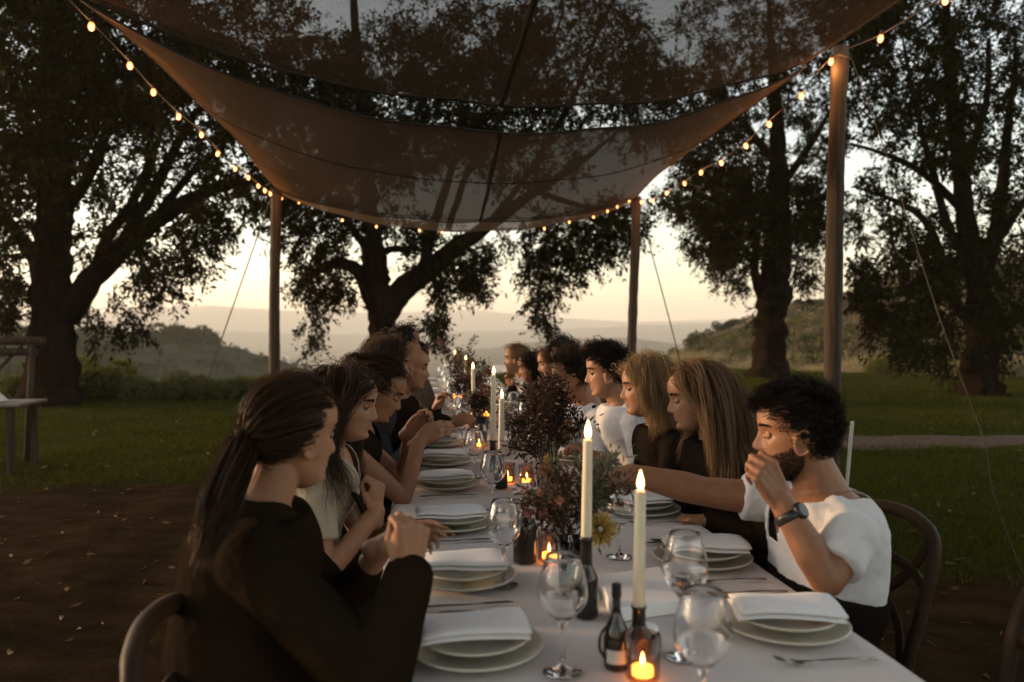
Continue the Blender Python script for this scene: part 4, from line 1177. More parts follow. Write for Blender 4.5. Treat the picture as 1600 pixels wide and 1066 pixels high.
votive(858, 878, 'votive glass glowing next to the plain dark brown bottle', 'lit tealight in the votive next to the plain brown bottle')
votive(823, 758, 'votive glass glowing beside the vase of the dark bouquet', 'lit tealight in the votive beside the dark bouquet')
votive(793, 755, 'votive glass glowing behind the reflecting wine glass', 'lit tealight in the votive behind the reflecting wine glass')
for i, (px, py) in enumerate([(752, 700), (738, 668), (760, 652), (722, 640), (715, 622), (708, 610)]):
    votive(px, py, f'small far votive glass, {ORD[i]} beyond the dark bouquet', f'small far lit tealight, {ORD[i]} beyond the dark bouquet', 'votives down the table')

# ------------------------------------------------------------------ white boxes along the table centre
def white_box(corners_top, h, label):
    P = [on(x, y, TZ + 0.0045 + h) for x, y in corners_top]
    c = sum(P, Vector()) / 4
    t = thing('serving_box', label, 'white box', (c.x, c.y, TZ + 0.0045))
    b = MB(); z0, z1 = 0.0, h
    lo = [Vector((p.x - c.x, p.y - c.y, z0)) for p in P]; hi = [Vector((p.x - c.x, p.y - c.y, z1)) for p in P]
    inn = [v * 0.985 + Vector((0, 0, 0.0015)) for v in hi]
    b.add(lo + hi, [(3, 2, 1, 0), (0, 1, 5, 4), (1, 2, 6, 5), (2, 3, 7, 6), (3, 0, 4, 7)], 0)
    b.add(hi + [Vector((v.x * 0.985, v.y * 0.985, z1 + 0.0015)) for v in hi], [(0, 1, 5, 4), (1, 2, 6, 5), (2, 3, 7, 6), (3, 0, 4, 7), (4, 5, 6, 7)], 0)
    b.build('box_body', MT['white_paint'], t, False)
white_box([(957, 953), (1062, 938), (1030, 886), (935, 899)], 0.028, 'low white box with crisp edges next to the half filled glass')
white_box([(812, 818), (876, 812), (872, 788), (818, 793)], 0.02, 'low white box behind the plain brown bottle')
white_box([(800, 772), (850, 768), (848, 752), (804, 756)], 0.02, 'low white box under the glowing votive by the dark bouquet')
# ------------------------------------------------------------------ flowers in vases
STEM = mat('flower_stem', (0.07, 0.075, 0.03), (0.04, 0.03, 0.018), rough=0.7)
LEAFM = {'green': mat('leaf_green', (0.10, 0.115, 0.05), (0.05, 0.06, 0.028), rough=0.6, island=True, trans=0.25),
         'red': mat('leaf_dark_red', (0.052, 0.024, 0.015), (0.022, 0.011, 0.008), rough=0.55, island=True, trans=0.25),
         'grey': mat('leaf_grey_green', (0.16, 0.17, 0.115), (0.08, 0.09, 0.06), rough=0.7, island=True, trans=0.2),
         'brown': mat('leaf_brown', (0.14, 0.075, 0.04), (0.06, 0.034, 0.02), rough=0.7, island=True, trans=0.2)}
PET = {'yellow': mat('petal_yellow', (0.50, 0.36, 0.10), (0.36, 0.23, 0.06), rough=0.6, island=True, trans=0.25),
       'mauve': mat('petal_mauve', (0.25, 0.10, 0.10), (0.12, 0.05, 0.05), rough=0.6, island=True, trans=0.2),
       'pink': mat('petal_pink', (0.42, 0.22, 0.18), (0.25, 0.12, 0.10), rough=0.6, island=True, trans=0.2),
       'cream': mat('petal_cream', (0.55, 0.48, 0.36), (0.4, 0.33, 0.24), rough=0.6, island=True, trans=0.2)}
def blossom(kind, s, seed):
    rng = np.random.RandomState(seed); b = MB()
    if kind == 'dahlia':
        P = []; D = []; LW = []
        for ring, (n, tilt, L) in enumerate([(22, 0.05, 0.95), (21, 0.35, 0.9), (18, 0.65, 0.8), (15, 0.95, 0.62), (10, 1.25, 0.42)]):
            for k in range(n):
                a = 2 * math.pi * (k + 0.5 * (ring % 2)) / n + rng.normal(0, 0.06)
                P.append((0.12 * s * math.cos(a), 0.12 * s * math.sin(a), ring * 0.05 * s)); D.append((math.cos(a) * math.cos(tilt), math.sin(a) * math.cos(tilt), math.sin(tilt) - 0.1)); LW.append(L * s * rng.uniform(0.9, 1.1))
        V, Fq = leaf_cards(np.array(P), np.array(D), np.array(LW), np.array(LW) * 0.42, rng, 0.3)
        return np_mesh('petals', V, Fq, PET['yellow'])
    n = 46
    d = rng.normal(size=(n, 3)); d /= np.linalg.norm(d, axis=1, keepdims=True)
    V, Fq = leaf_cards(d * 0.25 * s, d + rng.normal(size=(n, 3)) * 0.25, s * rng.uniform(0.6, 0.95, n), s * rng.uniform(0.25, 0.4, n), rng, 0.3)
    return np_mesh('petals', V, Fq, PET[kind])
def bouquet(x, y, label, seed, vase, stems, vlabel_cat='vase of flowers'):
    """vase = (r_bottom, r_top, h); stems = list of (dx, dy, dz tip, leaf kind, leaf count, leaf length, blossom or None, size)"""
    rng = np.random.RandomState(seed)
    t = thing('vase', 'glass vase holding ' + label, 'vase', (x, y, TZ + 0.004))
    rb, rt, h = vase
    b = MB(); b.lathe([(0, 0), (rb * 0.9, 0), (rb, 0.004), (rb * 1.05, h * 0.4), (rt, h), (rt - 0.002, h), (rb * 1.05 - 0.0022, h * 0.4), (rb - 0.002, 0.008), (0, 0.008)], 28)
    b.build('vase_wall', MT['glass'], t)
    b = MB(); b.lathe([(0, 0.0085), (rb - 0.0025, 0.0085), (rb * 1.05 - 0.0027, h * 0.4), ((rb * 1.05 + rt) / 2 - 0.003, h * 0.66), (0, h * 0.66)], 28)
    b.build('water', MT['water'], t)
    for (dx, dy, dz, kind, n, ll, bl, bs) in stems:
        f = thing('flower_stem', None, None, (0, 0, 0)); f.parent = None
        o = f
        bpy.data.objects.remove(f)
        a = rng.uniform(0, 6.28)
        root = Vector((rb * 0.5 * math.cos(a), rb * 0.5 * math.sin(a), 0.015)); neck = Vector((dx * 0.12 + rt * 0.5 * math.cos(a + 2.6), dy * 0.12 + rt * 0.5 * math.sin(a + 2.6), h)); tip = Vector((dx, dy, dz))
        C = bez([root, neck, neck.lerp(tip, 0.55) + Vector((0, 0, 0.1 * (dz - h))), tip], 16)
        b = MB(); b.tube(C, list(np.linspace(0.0026, 0.0013, 17)), 6); s_ = b.build('stem', STEM, t)
        if n:
            n = int(n * 1.25)
            Ca = np.array([tuple(c) for c in C]); u = rng.uniform(8.5, 16, n); i = np.clip(u.astype(int), 0, 15); fr = (u - i)[:, None]
            P = Ca[i] * (1 - fr) + Ca[i + 1] * fr
            spread = np.abs(rng.normal(0, 0.022, n))[:, None]
            d = rng.normal(size=(n, 3)) + [0, 0, 0.35]; d /= np.linalg.norm(d, axis=1, keepdims=True)
            V, Fq = leaf_cards(P + d * spread, d, ll * rng.uniform(0.45, 1.0, n), ll * rng.uniform(0.2, 0.36, n), rng, 0.25)
            np_obj('foliage', V, Fq, LEAFM[kind], s_)
        if bl:
            me = blossom(bl, bs, seed + int(dx * 1000) % 97)
            q = link(bpy.data.objects.new('blossom', me), s_); q.location = tip
            v = (tip - neck).normalized()
            if bl == 'dahlia': v = Vector((-0.15, -0.85, 0.35))
            q.rotation_euler = v.to_track_quat('Z', 'Y').to_euler()
def rs(rng, n, R_, z0, z1, kinds, nl, ll, blos, bs):
    out = []
    for k in range(n):
        a = 2 * math.pi * k / n + rng.uniform(-.4, .4); r = R_ * math.sqrt(rng.uniform(0.05, 1))
        out.append((r * math.cos(a), r * math.sin(a), rng.uniform(z0, z1), rng.choice(kinds), nl, ll, rng.choice(blos), bs * rng.uniform(0.7, 1.2)))
    return out
_r = random.Random(3)
p = at(893, 800, 1.86)
near = [(0.045, -0.055, 0.150, 'green', 10, 0.03, 'dahlia', 0.042), (0.10, 0.03, 0.285, 'grey', 170, 0.026, None, 0), (0.075, 0.06, 0.27, 'grey', 150, 0.026, None, 0), (0.12, 0.0, 0.23, 'brown', 130, 0.028, None, 0),
        (-0.07, 0.03, 0.255, 'brown', 130, 0.026, 'mauve', 0.016), (-0.09, -0.02, 0.215, 'green', 60, 0.03, 'pink', 0.013), (-0.10, 0.01, 0.19, 'red', 110, 0.024, 'pink', 0.011), (-0.115, -0.01, 0.165, 'red', 110, 0.024, 'mauve', 0.014),
        (-0.085, -0.04, 0.17, 'red', 100, 0.024, 'mauve', 0.016), (-0.05, -0.05, 0.20, 'brown', 80, 0.026, 'pink', 0.012), (0.02, 0.05, 0.255, 'green', 120, 0.03, None, 0), (0.05, -0.02, 0.21, 'green', 110, 0.026, None, 0),
        (-0.02, 0.02, 0.24, 'brown', 110, 0.03, 'mauve', 0.016), (-0.06, 0.06, 0.28, 'green', 60, 0.024, 'yellow', 0.012), (0.0, -0.045, 0.19, 'red', 90, 0.022, 'mauve', 0.014), (-0.12, 0.03, 0.21, 'brown', 80, 0.024, 'pink', 0.01)]
near = [(a + 0.012, b, c + (0.03 if bl != 'dahlia' else 0.012), k, n, l, bl, z) for a, b, c, k, n, l, bl, z in near]
bouquet(p.x, p.y, 'mixed brown and grey-green flowers with one yellow dahlia', 51, (0.032, 0.04, 0.13), near)
p = on(856, 792, TZ)
st = rs(_r, 15, 0.14, 0.28, 0.47, ['red', 'red', 'brown'], 100, 0.03, [None, None, 'mauve'], 0.012) + [(-0.10, -0.05, 0.27, 'red', 130, 0.03, None, 0), (-0.15, 0.0, 0.22, 'red', 110, 0.03, None, 0), (0.14, 0, 0.30, 'red', 130, 0.03, None, 0), (0.0, 0.0, 0.45, 'red', 150, 0.03, None, 0), (0.05, -0.05, 0.40, 'red', 150, 0.03, None, 0), (-0.05, 0.02, 0.2, 'brown', 100, 0.026, None, 0)]
bouquet(p.x, p.y, 'a tall dark red leafy bouquet', 52, (0.035, 0.045, 0.15), st)
p = at(752, 690, 4.5)
bouquet(p.x, 4.5, 'reddish leaves and a round protea, beside the far tapers', 53, (0.035, 0.045, 0.13), rs(_r, 10, 0.11, 0.18, 0.31, ['red', 'brown', 'green'], 70, 0.034, ['pink', None, 'mauve', 'cream'], 0.022))
bouquet(0.34, 5.5, 'dark foliage around the middle tapers', 54, (0.035, 0.045, 0.13), rs(_r, 10, 0.15, 0.2, 0.36, ['red', 'brown', 'red'], 80, 0.034, [None, 'mauve', 'pink'], 0.02))
bouquet(0.42, 6.5, 'dark foliage in front of the table end', 55, (0.035, 0.045, 0.13), rs(_r, 10, 0.17, 0.2, 0.42, ['red', 'brown', 'green'], 80, 0.04, [None, 'mauve', 'cream'], 0.02))
bouquet(0.36, 7.8, 'tall bare dark stems at the table end', 56, (0.035, 0.045, 0.13), rs(_r, 11, 0.22, 0.3, 0.58, ['red', 'brown'], 60, 0.05, ['mauve', 'mauve', None], 0.03))
p = on(815, 722, TZ)
bouquet(0.50, 4.1, 'low dark sprigs behind the dark red bouquet', 57, (0.03, 0.036, 0.10), rs(_r, 8, 0.14, 0.12, 0.26, ['red', 'brown'], 80, 0.03, [None, 'pink'], 0.016))

# ------------------------------------------------------------------ side table at the left edge of the lawn
def side_table():
    p = on(30, 737, 0); Y = p.y
    def w(px, py, dy=0): return at(px, py, Y + dy)
    o = Vector((w(20, 600).x, Y, 0))
    t = thing('side_table', 'side table with white top beside the massive leaning tree', 'side table', o)
    zt = w(30, 628).z; x1 = w(44, 628).x - o.x; x0 = x1 - 1.5
    b = MB(); b.box(((x0 + x1) / 2, 0.1, zt - 0.02), (x1 - x0, 0.62, 0.03), ch=0.008); b.build('tabletop', mat('weathered_white', (0.17, 0.15, 0.13), (0.09, 0.075, 0.06), scale=8, rough=0.7), t, False)
    for x in (x1 - 0.32, x1 - 0.1, x0 + 0.1):
        for dy in (-0.14, 0.34):
            b = MB(); b.box((x, dy, (zt - 0.042) / 2), (0.05, 0.05, zt - 0.042)); b.build('leg', MT['post'], t, False)
    r = thing('serving_rack', 'rough wooden rack of two rails behind the side table', 'wooden rack', o + Vector((0, 0.55, 0)))
    zr = w(40, 533, .55).z; z2 = w(40, 547, .55).z; xe = w(70, 533, .55).x - o.x
    b = MB(); b.tube([(xe - 2.2, 0, zr), (xe, 0, zr)], 0.045, 10); b.build('rail', MT['post'], r)
    b = MB(); b.tube([(xe - 2.2, 0.02, z2 - 0.02), (xe - 0.08, 0.02, z2 - 0.02)], 0.04, 10); b.build('rail', MT['post'], r)
    for x in (xe - 0.12, xe - 1.9):
        b = MB(); b.tube([(x - 0.07, 0.0, 0.0), (x, 0.0, zr - 0.03)], 0.032, 8); b.build('upright', MT['post'], r)
    b = MB(); b.tube([(xe - 0.9, 0.05, 0.5), (xe - 0.3, 0.05, zr - 0.1)], 0.02, 8); b.build('brace', MT['post'], r)
    for k in range(4):
        q = w(34 - 3 * k, 622, 0.05)
        c = MB(); c.box((0, 0, 0.0), (0.34, 0.26, 0.018), ch=0.006)
        ob = c.build('folded_linen', MT['napkin'], None, False)
        ob.location = (o.x + x1 - 0.42 - 0.015 * k, Y + 0.02, zt + 0.011 + 0.0195 * k); ob.rotation_euler = (0, 0, 0.1 * k)
        tag(ob, f'folded white linen on the side table, {ORD[k]} from the bottom of its pile', 'folded linen', 'linen pile on the side table')
    bw = MB(); bw.lathe([(0, 0), (0.05, 0), (0.06, 0.01), (0.12, 0.055), (0.135, 0.075), (0.131, 0.075), (0.115, 0.056), (0.05, 0.012), (0, 0.012)], 28)
    ob = bw.build('bowl', MT['plate']); ob.location = (o.x + x1 - 0.62, Y + 0.05, zt + 0.091); tag(ob, 'white bowl set on the linen pile of the side table', 'bowl')
side_table()

def stake():
    p = at(1308, 690, 3.1); q = at(1301, 715, 3.1)
    b = MB(); b.box((0, 0, 0.49), (0.015, 0.008, 0.98), ch=0.0015)
    o = b.build('marker_stake', MT['label'], None, False)
    top = at(1312, 655, 3.1); o.location = (top.x - 0.03, 3.1, top.z - 0.985); o.rotation_euler = (0, R(5), 0)
    tag(o, "white painted stake sticking up behind the white T-shirt man's neck", 'stake')
stake()

# ------------------------------------------------------------------ bentwood cross-back chairs
def chair_proto():
    """sitter faces +X; origin on the ground under the seat centre"""
    P = {}
    b = MB(); b.lathe([(0.0, 0.445), (0.185, 0.445), (0.195, 0.455), (0.195, 0.468), (0.185, 0.475), (0.16, 0.468), (0.0, 0.464)], 30, wob=lambda a, i: 0.07 * math.cos(2 * a) * 0.3 - 0.05 * max(0, -math.cos(a)))
    P['seat'] = [b.mesh('seat', MT['cane'])]
    def back(s):  # point on the back hoop, s in [-1,1]
        return s
    hoop = [(-0.15, -0.175, 0.0), (-0.175, -0.178, 0.45), (-0.215, -0.192, 0.66), (-0.245, -0.195, 0.78), (-0.268, -0.165, 0.845), (-0.285, -0.085, 0.872), (-0.292, 0, 0.878), (-0.285, 0.085, 0.872), (-0.268, 0.165, 0.845), (-0.245, 0.195, 0.78), (-0.215, 0.192, 0.66), (-0.175, 0.178, 0.45), (-0.15, 0.175, 0.0)]
    C = bez(hoop, 72); rad = [0.017 if abs(c.y) > 0.15 else 0.019 for c in C]
    b = MB(); b.tube(C, rad, 10, flat=0.9); P['back_hoop'] = [b.mesh('back_hoop', MT['chair'])]
    b = MB(); b.tube(bez([(-0.232, -0.185, 0.72), (-0.262, -0.09, 0.742), (-0.272, 0, 0.748), (-0.262, 0.09, 0.742), (-0.232, 0.185, 0.72)], 20), 0.017, 8, flat=0.5, side=Vector((0, 0, 1))); top = b.mesh('back_rail', MT['chair'])
    P['back_rail'] = [top]
    cr = []
    for s in (-1, 1):
        b = MB(); b.tube(bez([(-0.18, s * 0.16, 0.475), (-0.225, s * 0.09, 0.59), (-0.25 + 0.008 * s, 0.0, 0.665), (-0.265, -s * 0.10, 0.755), (-0.272, -s * 0.145, 0.83)], 24), 0.016, 8, flat=0.35, side=Vector((0, 1, 0))); cr.append(b.mesh('cross_brace', MT['chair']))
    P['cross_brace'] = cr
    lg = []
    for s in (-1, 1):
        b = MB(); b.tube(bez([(0.185, s * 0.17, 0.0), (0.17, s * 0.158, 0.25), (0.15, s * 0.145, 0.452)], 10), [0.013] * 5 + [0.0155] * 6, 9); lg.append(b.mesh('leg', MT['chair']))
    P['leg'] = lg
    st = []
    b = MB(); b.tube([(0.176, -0.162, 0.20), (0.176, 0.162, 0.20)], 0.009, 8); st.append(b.mesh('stretcher', MT['chair']))
    for s in (-1, 1):
        b = MB(); b.tube([(0.178, s * 0.165, 0.16), (-0.155, s * 0.176, 0.16)], 0.009, 8); st.append(b.mesh('stretcher', MT['chair']))
    P['stretcher'] = st
    return P
CH = chair_proto()
def chair(x, y, rz, label, group='cross-back chairs round the table'):
    t = thing('chair', label, 'chair', (x, y, 0), rz, group)
    for k, ms in CH.items():
        for m in ms: link(bpy.data.objects.new(k, m), t)
# ================================================================== people
def smooth1(a, k=3):
    for _ in range(k): a = np.concatenate([[a[0]], 0.25 * a[:-2] + 0.5 * a[1:-1] + 0.25 * a[2:], [a[-1]]])
    return a
HZ = np.concatenate([np.linspace(-0.122, 0.10, 84), 0.10 + 0.018 * np.sin(np.linspace(0, math.pi / 2, 10))[1:]])
def head_grid(jaw=1.0, nose=1.0, brow=1.0, fat=1.0, nph=96):
    z = HZ
    front = smooth1(np.interp(z, [-.122, -.115, -.108, -.098, -.088, -.076, -.06, -.045, -.03, -.01, .006, .022, .036, .06, .08, .097, .108, .115, .118],
                              [.030, .050, .068, .078, .077, .0755, .079, .081, .0815, .081, .080, .087, .0925, .0905, .081, .060, .037, .016, .0008]), 2)
    back = smooth1(np.interp(z, [-.122, -.10, -.08, -.06, -.04, -.02, .0, .03, .06, .08, .097, .108, .115, .118],
                             [.018, -.004, -.022, -.046, -.068, -.084, -.092, -.0985, -.095, -.083, -.062, -.040, -.018, -.0008]), 2)
    w = smooth1(np.interp(z, [-.122, -.115, -.105, -.09, -.07, -.05, -.03, -.01, .01, .035, .06, .08, .097, .108, .115, .118],
                          [.012, .026, .040 * jaw, .050 * jaw, .0575 * jaw, .0625 * jaw, .067 * fat, .0705, .0715, .0745, .073, .064, .047, .030, .014, .0006]), 2)
    ph = np.linspace(-math.pi, math.pi, nph, endpoint=False)
    c, s = np.cos(ph)[None], np.sin(ph)[None]
    x0 = np.interp(z, [-.122, -.09, -.05, -.025], [.032, .026, .002, -.008])[:, None]
    a = np.where(c > 0, front[:, None] - x0, x0 - back[:, None]); a = np.maximum(a, 2e-3)
    n = np.where(c > 0, 2.25, 2.1)
    r = ((np.abs(c) / a) ** n + (np.abs(s) / w[:, None]) ** n) ** (-1 / n)
    X = x0 + r * c; Y = r * s; Z = np.repeat(z[:, None], nph, 1)
    f = (c > 0.05).astype(float)
    G = lambda v, m, sd: np.exp(-((v - m) / sd) ** 2)
    # nose
    amp = np.interp(Z, [-.048, -.041, -.036, -.030, -.022, -.010, .004, .016, .026], [0, .010, .0205, .0265, .0245, .0185, .0125, .0065, 0])
    wid = np.interp(Z, [-.045, -.034, -.024, 0.0, .02], [.0150, .0155, .0115, .0085, .010])
    X += f * nose * amp * np.exp(-(np.abs(Y) / wid) ** 2.2)
    X += f * 0.006 * G(Y, 0.0125, .0055) * G(Z, -.036, .008) + f * 0.006 * G(Y, -0.0125, .0055) * G(Z, -.036, .008)
    # lips, philtrum dip, chin
    m = np.exp(-(np.abs(Y) / .0225) ** 3)
    X += f * m * (0.0062 * G(Z, -.0555, .0055) + 0.0066 * G(Z, -.0685, .0062) - 0.0040 * G(Z, -.0622, .0022) - 0.0025 * G(Z, -.0805, .006))
    X += f * 0.006 * G(Y, 0, .018) * G(Z, -.098, .011)
    for sg in (-1, 1):
        X -= f * 0.0105 * G(Y, sg * .031, .0155) * G(Z, .004, .0105)            # eye sockets
        X += f * 0.0040 * brow * G(Y, sg * .030, .019) * G(Z, .0245, .007)       # brow ridge
        X += f * 0.0035 * G(Y, sg * .043, .014) * G(Z, -.020, .014)              # cheek bones
        X -= f * 0.0025 * G(Y, sg * .040, .013) * G(Z, -.058, .018)              # hollow of the cheek
        X += f * 0.0050 * G(Y, sg * .031, .0115) * G(Z, .0030, .0075)            # closed-in lids
    Z = np.where(Z < -0.03, -0.03 + (Z + 0.03) * 0.93, Z)
    return X, Y, Z
def head_mesh(mb, M, **kw):
    X, Y, Z = head_grid(**kw)
    nz, nph = X.shape
    P = [M @ Vector((X[i, j], Y[i, j], Z[i, j])) for i in range(nz) for j in range(nph)]
    fs = [(i * nph + j, i * nph + (j + 1) % nph, (i + 1) * nph + (j + 1) % nph, (i + 1) * nph + j) for i in range(nz - 1) for j in range(nph)]
    fs.append(tuple(range(nph - 1, -1, -1))); fs.append(tuple((nz - 1) * nph + j for j in range(nph)))
    mb.add(P, fs)
    for sg in (-1, 1):     # ears: a rim and a shallow bowl
        rim = [Vector((-0.004 + 0.017 * math.cos(t) * (1 if math.cos(t) > 0 else 1.1) - 0.006 * math.sin(t), sg * (0.0745 + 0.008 * max(0, -math.cos(t)) + 0.003), -0.012 + 0.030 * math.sin(t) + 0.003 * math.cos(t))) for t in np.linspace(-2.6, 2.2, 18)]
        mb.tube([M @ p for p in rim], 0.0048, 7)
        mb.ell(M @ Vector((-0.004, sg * 0.0725, -0.012)), (0.016, 0.006, 0.027), rot=M.to_3x3(), nu=12, nv=8)
        mb.ell(M @ Vector((0.003, sg * 0.0735, -0.038)), (0.007, 0.005, 0.008), rot=M.to_3x3(), nu=10, nv=6)

def remesh(mb, name, m, voxel, parent, smooth=2, fac=0.5, post=None):
    me = mb.mesh(name + '_soup', m)
    o = bpy.data.objects.new(name, me); sc.collection.objects.link(o)
    r = o.modifiers.new('r', 'REMESH'); r.mode = 'VOXEL'; r.voxel_size = voxel; r.use_smooth_shade = True
    if smooth:
        s_ = o.modifiers.new('s', 'SMOOTH'); s_.factor = fac; s_.iterations = smooth
    dg = bpy.context.evaluated_depsgraph_get()
    ev = o.evaluated_get(dg)
    res = bpy.data.meshes.new_from_object(ev, depsgraph=dg)
    o.modifiers.clear()
    o.data = res; res.name = name
    bpy.data.meshes.remove(me)
    if post is not None: post(res)
    res.polygons.foreach_set('use_smooth', [True] * len(res.polygons))
    o.parent = parent
    return o

def hand(mb, W, d, n, thumb, curl=0.5, s=1.0, spread=0.12, curls=None, thumb_in=0.35):
    """W wrist, d direction to the knuckles, n palm normal (the side fingers close to), thumb = +1/-1 along d x n"""
    d = d.normalized(); n = (n - d * n.dot(d)).normalized(); t = d.cross(n) * thumb
    offs = [0.030, 0.010, -0.010, -0.028]; klen = [0.088, 0.092, 0.087, 0.078]
    flen = [0.074, 0.083, 0.076, 0.060]; fr = [0.0086, 0.0088, 0.0083, 0.0074]
    curls = curls or [curl] * 4
    mb.cap(W - d * 0.03, W + d * 0.012, 0.0245 * s, 0.025 * s, 10)
    for k in range(4):
        kn = W + d * klen[k] * s + t * offs[k] * s - n * (0.003 * abs(k - 1.3)) * s
        mb.cap(W + t * offs[k] * 0.55 * s + d * 0.008, kn, 0.0145 * s, 0.0105 * s, 10)
        mb.cap(W + t * offs[k] * 0.6 * s + d * 0.02 * s + n * 0.008 * s, kn - d * 0.014 * s + n * 0.006 * s, 0.013 * s, 0.010 * s, 10)
        a = curls[k] * 0.55; dirv = (d + t * (offs[k] * spread * 22 * 0.5 * (1 - curls[k] * 0.7))).normalized(); p = kn
        for q, (fl, add) in enumerate(((0.46, 1.0), (0.30, 1.25), (0.24, 0.85))):
            ang = curls[k] * 1.35 * add if q else curls[k] * 1.1
            ax = dirv * math.cos(ang) + n * math.sin(ang)
            nn = n * math.cos(ang) - dirv * math.sin(ang)
            e = p + ax * flen[k] * fl * s
            mb.cap(p, e, fr[k] * s * (1.04 - 0.12 * q), fr[k] * s * (0.93 - 0.13 * q), 9)
            p = e; dirv, n_ = ax.normalized(), nn.normalized(); n = n_
        n = (W * 0 + mb_n(d, t, thumb))
    n = mb_n(d, t, thumb)
    b0 = W + d * 0.022 * s + t * 0.026 * s + n * 0.006 * s
    def tp(a, b): return W + sum(((x * (1 - thumb_in) + y * thumb_in) * s * v for x, y, v in zip(a, b, (d, t, n))), Vector())
    p1 = tp((0.058, 0.047, 0.014), (0.062, 0.034, 0.026)); p2 = tp((0.085, 0.058, 0.022), (0.082, 0.016, 0.046)); p3 = tp((0.108, 0.061, 0.026), (0.080, -0.004, 0.054))
    mb.cap(W + d * 0.004 + t * 0.012 * s, b0, 0.017 * s, 0.0145 * s, 9)
    mb.cap(b0, p1, 0.0145 * s, 0.0108 * s, 9); mb.cap(p1, p2, 0.0106 * s, 0.0095 * s, 9); mb.cap(p2, p3, 0.0095 * s, 0.0075 * s, 9)
def mb_n(d, t, thumb):
    return (t * thumb).cross(d).normalized()

def ik(S, W, pole, la, lf):
    v = W - S; L = v.length
    k = max(1.0, L / ((la + lf) * 0.985)); la *= k; lf *= k
    u = v.normalized(); a = (la * la - lf * lf + L * L) / (2 * L); h = math.sqrt(max(la * la - a * a, 0))
    p = pole - u * pole.dot(u); p = p.normalized() if p.length > 1e-5 else u.orthogonal().normalized()
    return S + u * a + p * h

# ---- hair: locks of ribbons that lie on the skull, fall and rest on the shoulders
HC_, HR_ = np.array([-0.007, 0, 0.022]), np.array([0.0985, 0.0785, 0.1000])
def zhair(x):
    return np.interp(x, [-.11, -.085, -.05, -.02, .012, .03, .045, .062, .08, .095], [-.085, -.080, -.060, -.028, -.012, .022, .034, .058, .070, .074])
def roots(rng, n, front=0.0):
    out = []
    while len(out) < n:
        v = rng.normal(size=3); v /= np.linalg.norm(v); p = HC_ + HR_ * v
        if p[2] > zhair(p[0] + front): out.append(p)
    return np.array(out)
def ribbons(name, paths, width, m, parent, rng, taper=0.35):
    """paths (n,k,3) world; flat ribbons that face away from their own centre line"""
    n, k, _ = paths.shape
    d = np.gradient(paths, axis=1); d /= np.linalg.norm(d, axis=2, keepdims=True) + 1e-9
    a = rng.normal(size=(n, 1, 3)); s = np.cross(d, a); s /= np.linalg.norm(s, axis=2, keepdims=True) + 1e-9
    w = (width * rng.uniform(0.6, 1.3, n))[:, None] * np.interp(np.linspace(0, 1, k), [0, .15, .7, 1], [0.8, 1, 0.9, taper])[None]
    V = np.stack([paths - s * w[..., None] * .5, paths + s * w[..., None] * .5], 2).reshape(-1, 3)
    i, j = np.meshgrid(np.arange(n), np.arange(k - 1), indexing='ij'); b = i * k * 2 + j * 2
    Fq = np.stack([b, b + 1, b + 3, b + 2], -1).reshape(-1, 4)
    return np_obj(name, V, Fq, m, parent, smooth=True)
